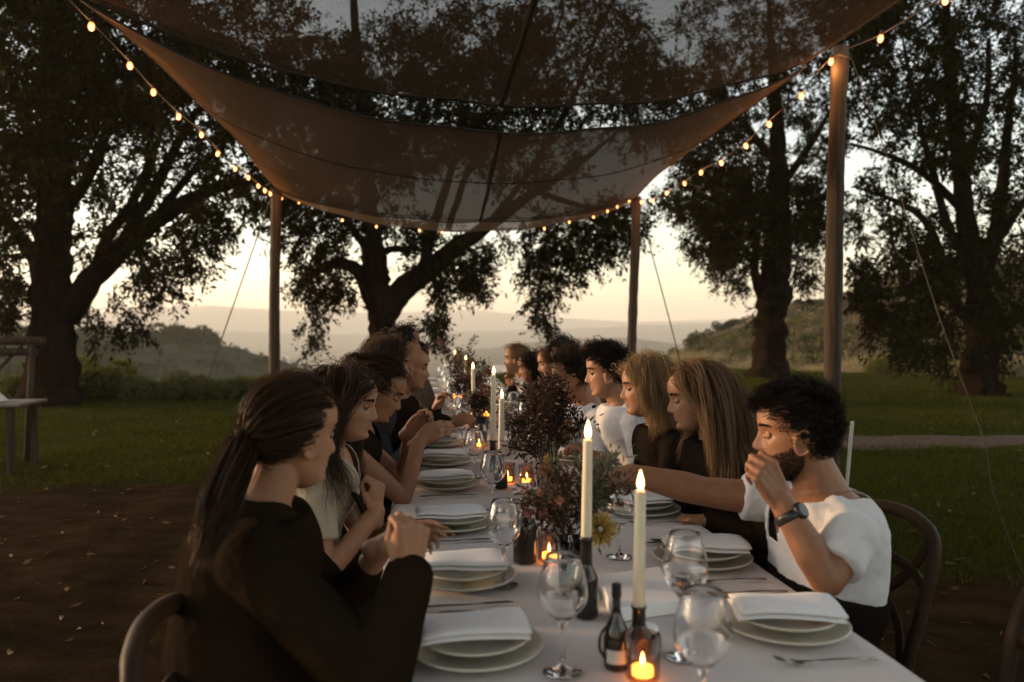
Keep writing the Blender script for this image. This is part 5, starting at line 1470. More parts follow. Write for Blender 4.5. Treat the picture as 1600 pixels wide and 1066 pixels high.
def hair_paths(rng, spec, Mh, shoulders, g_local):
    style = spec['style']; n = spec.get('guides', 150); L = spec.get('len', 0.3); K = spec.get('steps', 18)
    R0 = roots(rng, n, spec.get('front', 0.0))
    P = R0.copy(); out = [P.copy()]
    v = (R0 - HC_) / HR_; v /= np.linalg.norm(v, axis=1, keepdims=True); nrm = v / HR_; nrm /= np.linalg.norm(nrm, axis=1, keepdims=True)
    side = np.sign(R0[:, 1] - spec.get('part', 0.0)); side[side == 0] = 1
    lift = rng.uniform(0.03, spec.get('vol', 0.14), n)
    if style in ('pony', 'bun'):
        T = np.array(spec.get('tie', (-0.108, 0.0, -0.005))); vt = (T - HC_) / HR_; vt /= np.linalg.norm(vt)
        K1 = 10; out = []
        for k in range(K1 + 1):
            s_ = k / K1; q = v * (1 - s_) + vt * s_
            q[:, 2] += 0.25 * s_ * (1 - s_) * 0
            q /= np.linalg.norm(q, axis=1, keepdims=True)
            m = 1 + lift * (0.3 + 0.9 * np.sin(math.pi * s_ ** 0.8)) * (1 - 0.4 * s_)
            out.append(HC_ + HR_ * q * m[:, None])
        if style == 'pony':
            G = [np.array(p) for p in spec['tail']]          # world points of the pony tail
            Mi = np.array(Mh.inverted())
            G = [(Mi @ np.append(g, 1))[:3] for g in G]
            C = np.array([tuple(c) for c in bez([Vector(T)] + [Vector(g) for g in G], 16)])
            off = rng.normal(size=(n, 3)); off /= np.linalg.norm(off, axis=1, keepdims=True); off *= rng.uniform(0, 1, n)[:, None] ** 0.5
            ph = rng.uniform(0, 6.28, n); endk = rng.uniform(0.72, 1.0, n)
            for k in range(1, 17):
                s_ = k / 16; idx = np.minimum(s_ * endk * 16, 15.99); i = idx.astype(int); fr = (idx - i)[:, None]
                c = C[i] * (1 - fr) + C[i + 1] * fr
                rad = np.interp(s_, [0, .08, .3, .7, 1], [.016, .022, .036, .036, .018]) * spec.get('tailw', 1.0)
                out.append(c + off * rad + 0.006 * np.stack([np.sin(ph + s_ * 7), np.cos(ph + s_ * 6), 0 * ph], 1))
        else:
            B = T + np.array([-0.025, 0, 0.012]); e1 = rng.normal(size=(n, 3)); e1 /= np.linalg.norm(e1, axis=1, keepdims=True)
            e2 = np.cross(e1, rng.normal(size=(n, 3))); e2 /= np.linalg.norm(e2, axis=1, keepdims=True); r = rng.uniform(0.025, 0.042, n)[:, None]
            for k in range(12):
                a = k / 11 * 4.0
                out.append(B + r * (e1 * math.cos(a) + e2 * math.sin(a)) * [0.8, 1.1, 1.0])
        return np.stack(out, 1)
    if style == 'short':
        fl = np.array(spec.get('flow', (0.5, 0.0, 0.2)))
        d = nrm * spec.get('up', 0.55) + fl + rng.normal(0, spec.get('mess', 0.28), (n, 3))
        top = np.clip((R0[:, 2] - 0.0) / 0.09, 0.25, 1)
        step = (L * top * rng.uniform(0.75, 1.15, n) / K)[:, None]
    else:
        d = np.stack([-0.45 + 0 * side, side * 1.0, 0.15 + 0 * side], 1) * spec.get('partpull', 0.8) + nrm * 0.25 + rng.normal(0, 0.10, (n, 3))
        step = np.full((n, 1), L / K) * rng.uniform(0.8, 1.08, n)[:, None]
    d /= np.linalg.norm(d, axis=1, keepdims=True)
    grav = spec.get('grav', 0.28); ph = rng.uniform(0, 6.28, n)
    curl, cf = spec.get('curl', 0.0), spec.get('curlf', 2.0)
    for k in range(K):
        if style != 'short': d = d + g_local * grav
        else: d = d + g_local * grav * 0.15 + np.array(spec.get('flow', (0.5, 0, .2))) * 0.08
        if curl:
            d = d + curl * np.stack([np.sin(ph + k * cf), np.cos(ph * 1.7 + k * cf), 0 * ph], 1)
        d /= np.linalg.norm(d, axis=1, keepdims=True)
        Q = P + d * step
        for _ in range(2):
            q = (Q - HC_) / HR_; rr = np.linalg.norm(q, axis=1)
            m = 1 + lift * (1 if style != 'short' else min(1, 0.4 + k / K))
            below = np.clip((Q[:, 2] + 0.03) / -0.05, 0, 1)
            m = m - below * 0.05
            ins = rr < m
            Q[ins] = HC_ + HR_ * (q[ins] / rr[ins][:, None]) * m[ins][:, None]
            if style != 'short':      # keep the face free
                cx = spec.get('curtain', 0.012)
                xm = np.interp(Q[:, 2], [-.30, -.12, -.02, .03, .06, .085], [cx + .02, cx - .004, cx, cx + .018, .066, .10]) + (lift - 0.1) * 0.10
                far = Q[:, 2] > -0.16
                Q[far, 0] = np.minimum(Q[far, 0], xm[far])
                for (A, B, r) in shoulders:
                    ab = B - A; tt = np.clip(((Q - A) @ ab) / (ab @ ab), 0, 1)[:, None]; c = A + ab * tt; v_ = Q - c; l = np.linalg.norm(v_, axis=1); r2 = r + lift * 0.08
                    ins = l < r2
                    Q[ins] = c[ins] + v_[ins] / l[ins][:, None] * r2[ins][:, None]
        d = Q - P; ln = np.linalg.norm(d, axis=1, keepdims=True); d = d / np.maximum(ln, 1e-6)
        P = P + d * np.minimum(ln, step * 1.4)
        out.append(P.copy())
    return np.stack(out, 1)
HAIRM = {}
def hair_mat(col):
    if col not in HAIRM:
        HAIRM[col] = mat('hair_' + str(len(HAIRM)), col, tuple(c * 0.5 for c in col), rough=0.5, island=True, trans=0.38, spec=0.17)
    return HAIRM[col]
def grow_hair(parent, root, Mh, spec, shoulders_w, seed, near):
    rng = np.random.RandomState(seed)
    Mi = Mh.inverted(); g = np.array((Mi.to_3x3() @ Vector((0, 0, -1))).normalized())
    sh = [(np.array(Mi @ A), np.array(Mi @ B), r) for A, B, r in shoulders_w]
    if not near: spec = dict(spec, guides=int(spec.get('guides', 150) * 0.6))
    G = hair_paths(rng, spec, Mh, sh, g)
    n, k, _ = G.shape; per = int(spec.get('per', 14) * 1.3) if near else 9
    t = np.linspace(0, 1, k)
    cl = spec.get('clump', 0.016)
    off = rng.normal(size=(n, per, 1, 3)) * cl * np.interp(t, [0, .3, .8, 1], [1, 0.9, 0.55, spec.get('tipclump', 0.75)])[None, None, :, None]
    wig = 0.0022 * spec.get('frizz', 1.0) * np.cumsum(rng.normal(size=(n, per, k, 3)), axis=2) / math.sqrt(k) * 2
    P = (G[:, None] + off + wig).reshape(-1, k, 3)
    # keep every strand outside the skull
    q = (P - HC_) / HR_; rr = np.linalg.norm(q, axis=2); ins = (rr < 1.015) & (P[..., 2] > -0.06)
    P[ins] = HC_ + HR_ * (q[ins] / rr[ins][:, None]) * (1.015 + 0.02 * rng.rand(ins.sum()))[:, None]
    lenf = rng.uniform(0.82, 1.0, len(P))
    idx = lenf[:, None] * np.arange(k)[None]; i0 = np.minimum(idx.astype(int), k - 2); fr = (idx - i0)[..., None]
    ar = np.arange(len(P))[:, None]
    P = P[ar, i0] * (1 - fr) + P[ar, i0 + 1] * fr
    M = np.array(Mh); W = P @ M[:3, :3].T + M[:3, 3] - np.array(root)
    m = hair_mat(spec['col'])
    o = ribbons('hair', W.astype(np.float32), spec.get('width', 0.0016 if near else 0.0034), m, parent, rng)
    # under-layer hugging the scalp
    nu, nv = 40, 28; b = MB(); P = []
    for i in range(nv + 1):
        th = math.pi * i / nv
        for j in range(nu):
            a = 2 * math.pi * j / nu
            v = np.array([math.sin(th) * math.cos(a), math.sin(th) * math.sin(a), math.cos(th)])
            p = HC_ + HR_ * v * 1.02
            P.append(p)
    P = np.array(P); keep = P[:, 2] > zhair(P[:, 0] + spec.get('front', 0) - 0.004) + 0.012
    fs = []
    for i in range(nv):
        for j in range(nu):
            f = (i * nu + j, i * nu + (j + 1) % nu, (i + 1) * nu + (j + 1) % nu, (i + 1) * nu + j)
            if all(keep[list(f)]): fs.append(f)
    W = P @ M[:3, :3].T + M[:3, 3] - np.array(root)
    b.add(W, fs); u = b.build('scalp_hair', m, o)
    if spec['style'] in ('pony', 'bun'):
        T = Mh @ Vector(spec.get('tie', (-0.108, 0.0, -0.005)))
        tb = MB(); ax = (T - Mh @ Vector(HC_)).normalized(); e = ax.orthogonal().normalized(); f = ax.cross(e)
        tb.tube([T + ax * 0.004 + (e * math.cos(q) + f * math.sin(q)) * 0.020 - root for q in np.linspace(0, 6.4, 20)], 0.006, 7); tb.build('hair_tie', MT['cord'], o)
    return o
def beard(parent, root, Mh, col, seed, full=True, kw={}):
    rng = np.random.RandomState(seed); X, Y, Z = head_grid(**kw)
    P = np.stack([X, Y, Z], -1); nz, nph = X.shape
    N = np.cross(np.gradient(P, axis=1), np.gradient(P, axis=0)); N /= np.linalg.norm(N, axis=2, keepdims=True) + 1e-9
    N *= np.sign((N * (P - [0, 0, P[..., 2].mean()])).sum(2, keepdims=True) + 1e-9)
    Z = np.where(Z < -0.03, (Z + 0.03) / 0.93 - 0.03, Z)
    jawline = (Z < np.interp(X, [-.01, .02, .05, .08], [.005, -.026, -.038, -.052])) & (Z > -.118) & (X > -.008)
    mouth = (np.abs(Y) < .021) & (Z > -.0745) & (Z < -.049) & (X > .05)
    mous = (Z > -.053) & (Z < -.043) & (np.abs(Y) < .028) & (X > .06)
    mask = ((jawline & ~mouth) | mous) if full else mous
    ii, jj = np.nonzero(mask); k = rng.randint(0, len(ii), 9000)
    S = P[ii[k], jj[k]] + rng.normal(0, 0.0016, (len(k), 3)); n_ = N[ii[k], jj[k]]
    d = n_ * 0.45 + [0.15, 0, -0.75] + rng.normal(0, 0.25, (len(k), 3)); d /= np.linalg.norm(d, axis=1, keepdims=True)
    L = rng.uniform(0.004, 0.009, len(k))[:, None]
    pts = np.stack([S - n_ * 0.001, S + d * L * .5 + n_ * 0.0015, S + d * L], 1)
    M = np.array(Mh); W = pts @ M[:3, :3].T + M[:3, 3] - np.array(root)
    ribbons('beard', W, 0.0010, hair_mat(col), parent, rng)
def face_bits(parent, root, Mh, browcol, seed, down=0.5, lash=True, lips=True):
    rng = np.random.RandomState(seed); M = np.array(Mh)
    def w(p): return Mh @ Vector(p) - root
    for sg in (-1, 1):
        c = Vector((0.0645, sg * 0.031, 0.0035)); rot = Mh.to_3x3()
        b = MB(); b.ell(w(c), (0.0122, 0.0122, 0.0122), rot=rot, nu=16, nv=12); e = b.build('eye', MT['eye'], parent)
        g = Vector((math.cos(down * 0.5), -sg * 0.02, -math.sin(down * 0.5))).normalized()
        R3 = rot @ g.to_track_quat('Z', 'Y').to_matrix()
        b = MB(); b.lathe([(0.0, 0.0126), (0.003, 0.0124), (0.0066, 0.0110), (0.0069, 0.0098)], 14, w(c), mat=R3); b.build('iris', MT['iris'], e)
        # upper lid: shell sector over the eyeball
        P = []; na, nb = 10, 14; lo = 0.62 - 1.2 * down
        for i in range(na + 1):
            el = 1.45 + (lo - 1.45) * i / na
            for j in range(nb + 1):
                az = -1.25 + 2.5 * j / nb; ee = el - 0.25 * (az / 1.25) ** 2 * (i / na)
                P.append(w(c + Vector((math.cos(ee) * math.cos(az), math.cos(ee) * math.sin(az), math.sin(ee))) * 0.0134))
        fs = [(i * (nb + 1) + j, i * (nb + 1) + j + 1, (i + 1) * (nb + 1) + j + 1, (i + 1) * (nb + 1) + j) for i in range(na) for j in range(nb)]
        b = MB(); b.add(P, fs); b.build('eyelid', parent['_skin'] if False else SKIN_NOW[0], e)
        if lash:
            pts = []
            for j in range(26):
                az = -1.05 + 2.1 * j / 25; ee = lo - 0.25 * (az / 1.25) ** 2
                p0 = c + Vector((math.cos(ee) * math.cos(az), math.cos(ee) * math.sin(az), math.sin(ee))) * 0.0136
                d = Vector((math.cos(az), math.sin(az) * 1.1, -0.35)).normalized()
                pts.append([tuple(p0), tuple(p0 + d * 0.004), tuple(p0 + d * 0.0075 + Vector((0, 0, 0.0012)))])
            W = np.array(pts) @ M[:3, :3].T + M[:3, 3] - np.array(root); ribbons('eyelash', W, 0.0011, hair_mat((0.012, 0.009, 0.007)), e, rng)
        # eyebrow
        n = 170; u = rng.uniform(0, 1, n); y = sg * (0.013 + 0.037 * u); z = 0.0235 + 0.0065 * np.sin(u * 2.1) + rng.normal(0, 0.0017, n)
        X, Y, Z = FACE0
        x = np.array([X[np.argmin(np.abs(HZ - zz)), np.argmin(np.abs(np.where(X[60] > 0, Y[np.argmin(np.abs(HZ - zz))], 9) - yy))] for yy, zz in zip(y, z)]) + 0.0006
        S = np.stack([x, y, z], 1); d = np.stack([-0.25 * u - 0.05, sg * (0.8 + 0 * u), 0.45 - 0.75 * u], 1) + rng.normal(0, 0.12, (n, 3)); d /= np.linalg.norm(d, axis=1, keepdims=True)
        pts = np.stack([S, S + d * 0.0045 + [0.0012, 0, 0], S + d * 0.009], 1)
        W = pts @ M[:3, :3].T + M[:3, 3] - np.array(root); ribbons('eyebrow', W, 0.0014, hair_mat(browcol), parent, rng)
    if lips:
        X, Y, Z = FACE0; P = []; rows = [i for i in range(len(HZ)) if -.0765 < HZ[i] < -.0495]; fs = []
        cols = np.linspace(-0.021, 0.021, 17)
        for i in rows:
            o = np.argsort(Y[i][X[i] > 0.03]); yy = Y[i][X[i] > 0.03][o]; xx = X[i][X[i] > 0.03][o]
            for yv in cols:
                s_ = abs(yv) / 0.021; zc = -.0622; zz = zc + (HZ[i] - zc) * (1 - 0.75 * s_ ** 2)
                k = np.argmin(np.abs(HZ - zz)); o2 = np.argsort(Y[k][X[k] > 0.03]); x = np.interp(yv, Y[k][X[k] > 0.03][o2], X[k][X[k] > 0.03][o2])
                P.append(w((x + 0.0009 * (1 - s_ ** 4), yv, zz if zz > -0.03 else -0.03 + (zz + 0.03) * 0.93)))
        nc = len(cols)
        fs = [(i * nc + j, i * nc + j + 1, (i + 1) * nc + j + 1, (i + 1) * nc + j) for i in range(len(rows) - 1) for j in range(nc - 1)]
        b = MB(); b.add(P, fs); b.build('lips', MT['lip'], parent)
FACE0 = head_grid()
SKIN_NOW = [None]
SK = {'a': mat('skin_a', (0.27, 0.128, 0.068), (0.225, 0.102, 0.053), rough=0.5, scale=30, bump=0.08, bscale=300, sss=0.12, bdist=0.002),
      'b': mat('skin_b', (0.31, 0.158, 0.090), (0.265, 0.130, 0.072), rough=0.5, scale=30, bump=0.08, bscale=300, sss=0.12, bdist=0.002),
      'c': mat('skin_c', (0.20, 0.095, 0.05), (0.165, 0.076, 0.04), rough=0.5, scale=30, bump=0.08, bscale=300, sss=0.12, bdist=0.002)}
FABR = {}
def fab(col, name):
    k = (col, name)
    if k not in FABR: FABR[k] = mat(name, col, tuple(c * 0.82 for c in col), rough=0.9, scale=12, bump=0.3, bscale=260, sheen=0.15 if col[0] > 0.1 else 0.0, bdist=0.002, spec=0.15)
    return FABR[k]

def person(label, head, yaw, pitch, side, hip, arms, skin='a', sex='f', twist=0.0, hair=None, top=((0.02, 0.016, 0.014), 'dark_top'), sleeve='long',
           bottom=(0.018, 0.016, 0.016), near=1, brow=(0.03, 0.02, 0.013), down=0.4, roll=0.0, beardc=None, neck_cut=None, voxel=None, jaw=None, shw=None, extras=None, hscale=1.0, lean=None, bulk=1.0, wrinkle=0.0030, waist=0.0):
    """side -1: sits on the ponytail side facing +X; +1: faces -X. yaw is the head's heading (0 = facing +X, counter-clockwise)."""
    vx = voxel or {2: 0.0042, 1: 0.0052, 0: 0.0075}[near]
    f = Vector((1, 0, 0)) if side < 0 else Vector((-1, 0, 0)); f = Matrix.Rotation(twist * 0.35, 3, 'Z') @ f
    lat = Vector((0, 0, 1)).cross(f)                         # the person's left
    root = Vector((hip[0], hip[1], 0))
    t = thing('person', label, 'person', root)
    male = sex == 'm'
    Mh = Matrix.Translation(head) @ Matrix.Rotation(yaw, 4, 'Z') @ Matrix.Rotation(-pitch, 4, 'Y') @ Matrix.Rotation(roll, 4, 'X') @ Matrix.Scale((1.03 if male else 0.985) * hscale, 4)
    hip3 = Vector((hip[0], hip[1], 0.55))
    Nk = Mh @ Vector((-0.045, 0, -0.125)); Nk = Nk - f * 0.012 - Vector((0, 0, 0.018))
    f2 = Matrix.Rotation(twist, 3, 'Z') @ f; l2 = Vector((0, 0, 1)).cross(f2)
    S0 = Nk + Vector((0, 0, -0.055)) - f2 * 0.008
    sw = shw or (0.188 if male else 0.158)
    shL, shR = S0 + l2 * sw - Vector((0, 0, 0.022)), S0 - l2 * sw - Vector((0, 0, 0.022))
    # spine
    mid = hip3.lerp(S0, 0.5) - f * (0.035 if lean is None else lean)
    sp = bez([hip3, mid, S0 + Vector((0, 0, -0.02)), Nk + Vector((0, 0, 0.03))], 20)
    def ring(p, tan, lv, hw, hd, n=28, sq=2.4):
        d = lv.cross(tan).normalized(); l = tan.cross(d).normalized()
        R_ = []
        for k in range(n):
            a = 2 * math.pi * k / n; c, s = math.cos(a), math.sin(a)
            r = (abs(c) ** sq + abs(s) ** sq) ** (-1 / sq)
            R_.append(p + l * hw * c * r + d * hd * s * r)
        return R_
    def torso(mb, grow=0.0, up=1.0, stop=1.0):
        rings = []
        ts = np.linspace(0, 1, 21)
        for k, tt in enumerate(ts):
            if tt > stop: break
            if male: hw = np.interp(tt, [0, .2, .45, .62, .74, .84, .92, 1], [.165, .155, .165, .178, .175, .13, .075, .06]); hd = np.interp(tt, [0, .2, .45, .62, .74, .84, .92, 1], [.125, .115, .118, .122, .110, .088, .066, .058])
            else: hw = np.interp(tt, [0, .2, .45, .62, .74, .84, .92, 1], [.172, .150, .142, .152, .150, .108, .062, .050]); hd = np.interp(tt, [0, .2, .45, .62, .74, .84, .92, 1], [.130, .108, .104, .118, .098, .078, .056, .048])
            lv = lat.lerp(l2, tt).normalized()
            tan = (sp[min(k + 1, 20)] - sp[max(k - 1, 0)]).normalized()
            rings.append(ring(sp[k] - root, tan, lv, (hw * bulk + grow), (hd * bulk + grow)))
        mb.loft(rings)
    cloth = MB()
    g = 0.012
    torso(cloth, g, stop=0.86)
    r_s = 0.050 if male else 0.046
    cloth.cap(S0 + l2 * 0.06 - root, shL - root, r_s + 0.008, r_s + g, 14); cloth.cap(S0 - l2 * 0.06 - root, shR - root, r_s + 0.008, r_s + g, 14)
    # trapezius slope
    cloth.cap(Nk - l2 * 0.035 - root + Vector((0, 0, -0.02)), shR + l2 * 0.03 - root, 0.035, r_s, 12); cloth.cap(Nk + l2 * 0.035 - root + Vector((0, 0, -0.02)), shL - l2 * 0.03 - root, 0.035, r_s, 12)
    body = MB()
    mh = Matrix.Translation(-root) @ Mh
    hk = dict(jaw=jaw or (1.06 if male else 0.93), nose=1.08 if male else 0.95, brow=1.4 if male else 0.7)
    head_mesh(body, mh, **hk)
    nr = 0.057 if male else 0.047
    body.cap(mh @ Vector((-0.022, 0, -0.05)), Nk - root + Vector((0, 0, -0.02)), nr, nr * 1.08, 16)
    body.cap(mh @ Vector((-0.04, 0, -0.075)), Nk - root - f * 0.012 + Vector((0, 0, -0.01)), nr * 0.85, nr * 1.05, 16)
    body.cap(Nk - root + Vector((0, 0, -0.02)), sp[12] - root, nr * 1.05, 0.085, 16)
    body.cap(S0 + l2 * 0.03 - root + f2 * 0.02, S0 - l2 * 0.03 - root + f2 * 0.02, 0.062 if not male else .07, 0.062 if not male else .07, 14)
    body.cap(Nk - l2 * 0.03 - root + Vector((0, 0, -0.015)), shR + l2 * 0.02 - root, 0.030, r_s - 0.012, 12); body.cap(Nk + l2 * 0.03 - root + Vector((0, 0, -0.015)), shL - l2 * 0.02 - root, 0.030, r_s - 0.012, 12)
    if neck_cut: torso(body, -0.006, stop=0.9)
    ml = 1.08 if male else 0.98
    for key, S in (('L', shL), ('R', shR)):
        a = arms.get(key) or {}
        W = a.get('w')
        if W is None:
            W = hip3 + f * 0.36 + (lat if key == 'L' else -lat) * 0.12 + Vector((0, 0, 0.07)); a = dict(a, d=f, n=Vector((0, 0, -1)), curl=0.5)
        pole = a.get('pole') or (Vector((0, 0, -1)) + (lat if key == 'L' else -lat) * 0.5 - f * 0.3)
        E = a.get('e') or ik(S, W, pole, 0.285 * ml, 0.245 * ml)
        ra = (0.050 if male else 0.040) * a.get('thick', 1.0)
        body.cap(S - root, S.lerp(E, 0.55) - root, ra, ra * 0.92, 14); body.cap(S.lerp(E, 0.5) - root, E - root, ra * 0.95, ra * 0.80, 14)
        fm = E.lerp(W, 0.30)
        body.cap(E - root, fm - root, ra * 0.80, ra * 0.84, 14); body.cap(fm - root, W - root, ra * 0.84, 0.0275 * ml, 14)
        d = (a.get('d') or (W - E)).normalized(); n = a.get('n') or Vector((0, 0, -1))
        # thumb side: for the left hand d x n points to the thumb when the palm faces n
        hand(body, W - root, d, n, a.get('thumb', -1 if key == 'L' else 1), a.get('curl', 0.5), 1.0 * (1.06 if male else 0.95), a.get('spread', 0.12), a.get('curls'), a.get('tin', 0.35))
        if sleeve == 'long':
            cf = a.get('cuff', 0.96)
            pd = a.get('pad', 0.0); cloth.cap(S - root, E - root, ra + g + pd + 0.002, ra + g + pd - 0.002, 14)
            cloth.cap(E - root, E.lerp(W, cf) - root, ra * 0.95 + g + pd, 0.031 * ml + g * 0.8 + pd * 0.7, 14)
        elif sleeve == 'short':
            q = S.lerp(E, a.get('slv', 0.62)); cloth.tube([S - root, S.lerp(q, 0.5) - root, q - root], [ra + g * 0.7, ra + g * 0.6, ra + g * 0.9], 20)
    # legs under the table, in trousers
    leg = MB()
    for sg in (1, -1):
        H = hip3 + lat * 0.09 * sg; K = H + f * 0.42 + lat * 0.03 * sg + Vector((0, 0, -0.03)); A = Vector((K.x, K.y, 0.11)) - f * 0.03
        leg.cap(H - root, K - root, 0.088, 0.066, 14); leg.cap(K - root, A - root, 0.064, 0.045, 14)
    leg.cap(hip3 + lat * 0.06 - root, hip3 - lat * 0.06 - root, 0.105, 0.105, 14)
    if waist:
        rings = []
        for k in range(0, 12):
            tt = k / 11 * waist; q = tt * 20; i = int(q); p = sp[i].lerp(sp[i + 1], q - i); tan = (sp[i + 1] - sp[max(i - 1, 0)]).normalized()
            rings.append(ring(p - root, tan, lat, 0.165 * bulk + 0.022, 0.120 * bulk + 0.022))
        leg.loft(rings)
    tm = fab(bottom, 'trouser_cloth')
    remesh(leg, 'trousers', tm, max(vx * 2.2, 0.011), t, 2)
    for sg in (1, -1):
        H = hip3 + lat * 0.09 * sg; K = H + f * 0.42 + lat * 0.03 * sg; A = Vector((K.x, K.y, 0.0)) - f * 0.03
        b = MB(); b.cap(A + Vector((0, 0, 0.045)) - root - f * 0.04, A + f * 0.16 + Vector((0, 0, 0.032)) - root, 0.043, 0.032, 12); b.build('shoe', MT['shoe'], t)
    SKIN_NOW[0] = SK[skin]
    bo = remesh(body, 'body', SK[skin], vx, t, 3, 0.35)
    # clothes: fold relief + neckline
    rngc = np.random.RandomState(abs(hash(label)) % 1000 if False else len(label) * 7 + int(head[1] * 10))
    def post(me):
        n = len(me.vertices); co = np.zeros(n * 3); me.vertices.foreach_get('co', co); co = co.reshape(-1, 3)
        no = np.zeros(n * 3); me.vertices.foreach_get('normal', no); no = no.reshape(-1, 3)
        s = np.zeros(n)
        for k in range(11):
            a = rngc.normal(size=3) * ([0.5, 0.5, 1.6] if k < 5 else [1, 1, 1]); a /= np.linalg.norm(a); fr = rngc.uniform(30, 130); w_ = co @ (rngc.normal(size=3) * 9)
            s += (1 - np.abs(np.sin(co @ a * fr + 1.9 * np.sin(w_) + rngc.uniform(0, 6)))) ** 1.6 * np.clip(0.5 + np.sin(co @ (rngc.normal(size=3) * 7) + k), 0, 1) * rngc.uniform(0.6, 1.2) * 45 / (fr + 30)
        s = s - s.mean()
        co += no * (wrinkle * s)[:, None]
        me.vertices.foreach_set('co', co.ravel())
        if neck_cut:
            import bmesh
            # remove cloth inside the neckline: V in front, scoop elsewhere
            depth, width = neck_cut
            bm = bmesh.new(); bm.from_mesh(me)
            dele = []
            for v in bm.verts:
                p = Vector(v.co) + root - Nk
                fx, ly, z = p.dot(f2), abs(p.dot(l2)), p.z
                lim = -0.035 - max(0.0, fx) * 0.2
                if fx > 0.0 and ly < width * (1 + (z + depth) / depth * 1.0) and z > -depth: dele.append(v)
                elif z > lim + 0.025 and ly < 0.085: dele.append(v)
            bmesh.ops.delete(bm, geom=dele, context='VERTS'); bm.to_mesh(me); bm.free()
    c = remesh(cloth, top[1], fab(top[0], top[1]), vx * (1.25 if near else 1.1), t, 8 if near else 4, 0.5, post)
    if neck_cut:
        sd = c.modifiers.new('rim', 'SOLIDIFY'); sd.thickness = 0.004; sd.offset = 1
    face_bits(t, root, Mh, brow, int(head[1] * 100), down, near > 0, True)
    if hair:
        sh = [(shL, shR, 0.072), (S0 - f2 * 0.02, hip3, 0.125), (Nk + Vector((0, 0, .02)), S0, 0.06)]
        grow_hair(t, root, Mh, hair, sh, int(head[1] * 31) + 5, near > 0)
    if beardc: beard(t, root, Mh, beardc, 3, True, hk)
    if extras: extras(t, root, dict(Mh=Mh, shL=shL, shR=shR, S0=S0, Nk=Nk, f=f2, l=l2, sp=sp, hip=hip3, f0=f, lat=lat))
    return t
V3 = Vector
def aw(px, py, Y, **k): return dict(w=at(px, py, Y), **k)
X_, Y_, Z_ = V3((1, 0, 0)), V3((0, 1, 0)), V3((0, 0, 1))
DK = (0.017, 0.0115, 0.007)
WHITE = (0.62, 0.61, 0.62)

def seat(label, y, side, x=None, rot=0.0):
    chair(x if x is not None else (-0.30 if side < 0 else 1.10), y, (0 if side < 0 else math.pi) + rot, label)

# ---- the ponytail side, from the near end
def collar_l1(t, root, k):
    b = MB(); Nk, f, l = k['Nk'], k['f'], k['l']
    pts = [Nk + (f * (math.cos(a) * 0.072 - 0.004) + l * math.sin(a) * 0.078) + Vector((0, 0, -0.012 - 0.045 * math.cos(a) ** 3 if math.cos(a) > 0 else -0.012 + 0.012 * abs(math.cos(a)))) - root for a in np.linspace(0.45, 2 * math.pi - 0.45, 28)]
    b.tube(pts, 0.030, 8, flat=0.45, side=Vector((0, 0, 1))); b.build('collar', fab(DK, 'dark_jacket'), t)
person('woman with long brown ponytail and dark jacket, seen from behind'.replace('woman', 'person'), at(459, 680, 1.74), R(36), R(-6), -1, (-0.27, 1.58),
       {'R': aw(640, 893, 1.50, d=V3((0.05, 0.10, 1.0)), n=V3((-0.5, 0.86, 0.0)), curls=[1.0, 1.05, 1.1, 1.1], tin=0.85, spread=0.0, e=at(588, 1070, 1.42), cuff=0.93, pad=0.014),
        'L': aw(600, 852, 1.80, d=V3((0.9, -0.1, 0.25)), n=V3((0.1, -0.9, -0.3)), curls=[0.25, 0.3, 0.4, 0.45], pole=V3((-0.2, 0.6, -1)), cuff=0.6, tin=0.5)},
       skin='b', hair=dict(style='pony', col=(0.055, 0.030, 0.014), len=0.5, guides=300, per=15, vol=0.09, front=0.0, tie=(-0.112, 0.0, -0.012), tailw=1.05, clump=0.006, frizz=0.45,
                           tail=[at(376, 705, 1.66), at(352, 765, 1.55), at(332, 825, 1.45), at(308, 888, 1.40)]),
       top=(DK, 'dark_jacket'), near=2, twist=0.10, extras=collar_l1, bulk=1.12, shw=0.175, lean=0.06)
def vest(t, root, k):
    b = MB(); Nk, f, l = k['Nk'], k['f'], k['l']
    for s in (-1, 1):
        pts = [Nk + l * s * 0.075 + V3((0, 0, -0.045)) - f * 0.01, Nk + l * s * 0.085 + f * 0.075 + V3((0, 0, -0.10)), Nk + l * s * 0.075 + f * 0.135 + V3((0, 0, -0.22)), Nk + l * s * 0.07 + f * 0.14 + V3((0, 0, -0.40))]
        b.tube([p - root for p in bez(pts, 14)], 0.03, 8, flat=0.25, side=l)
    b.build('dark_scarf', fab((0.03, 0.024, 0.02), 'dark_scarf'), t)
person('person with curly brown hair in cream top, chin resting on one hand', at(542, 633, 2.56), R(-9), R(-7), -1, (-0.36, 2.42),
       {'R': aw(588, 800, 2.42, d=V3((0.02, 0.05, 1)), n=V3((-0.85, 0.35, -0.2)), curls=[0.9, 0.95, 1.0, 1.05], tin=0.95, pole=V3((0.3, -0.3, -1))),
        'L': aw(640, 822, 2.46, d=V3((1, -0.10, -0.05)), n=V3((0.0, -0.35, -1)), curls=[0.22, 0.3, 0.3, 0.35], pole=V3((-0.2, 0.3, -1)))},
       skin='b', hair=dict(style='long', col=(0.055, 0.032, 0.019), len=0.40, guides=190, per=14, vol=0.20, curl=0.40, curlf=1.3, partpull=0.7, grav=0.3, clump=0.010, frizz=2.0, curtain=0.02),
       top=((0.36, 0.31, 0.225), 'cream_top'), sleeve='short', near=2, down=0.2, extras=vest, neck_cut=(0.13, 0.045))
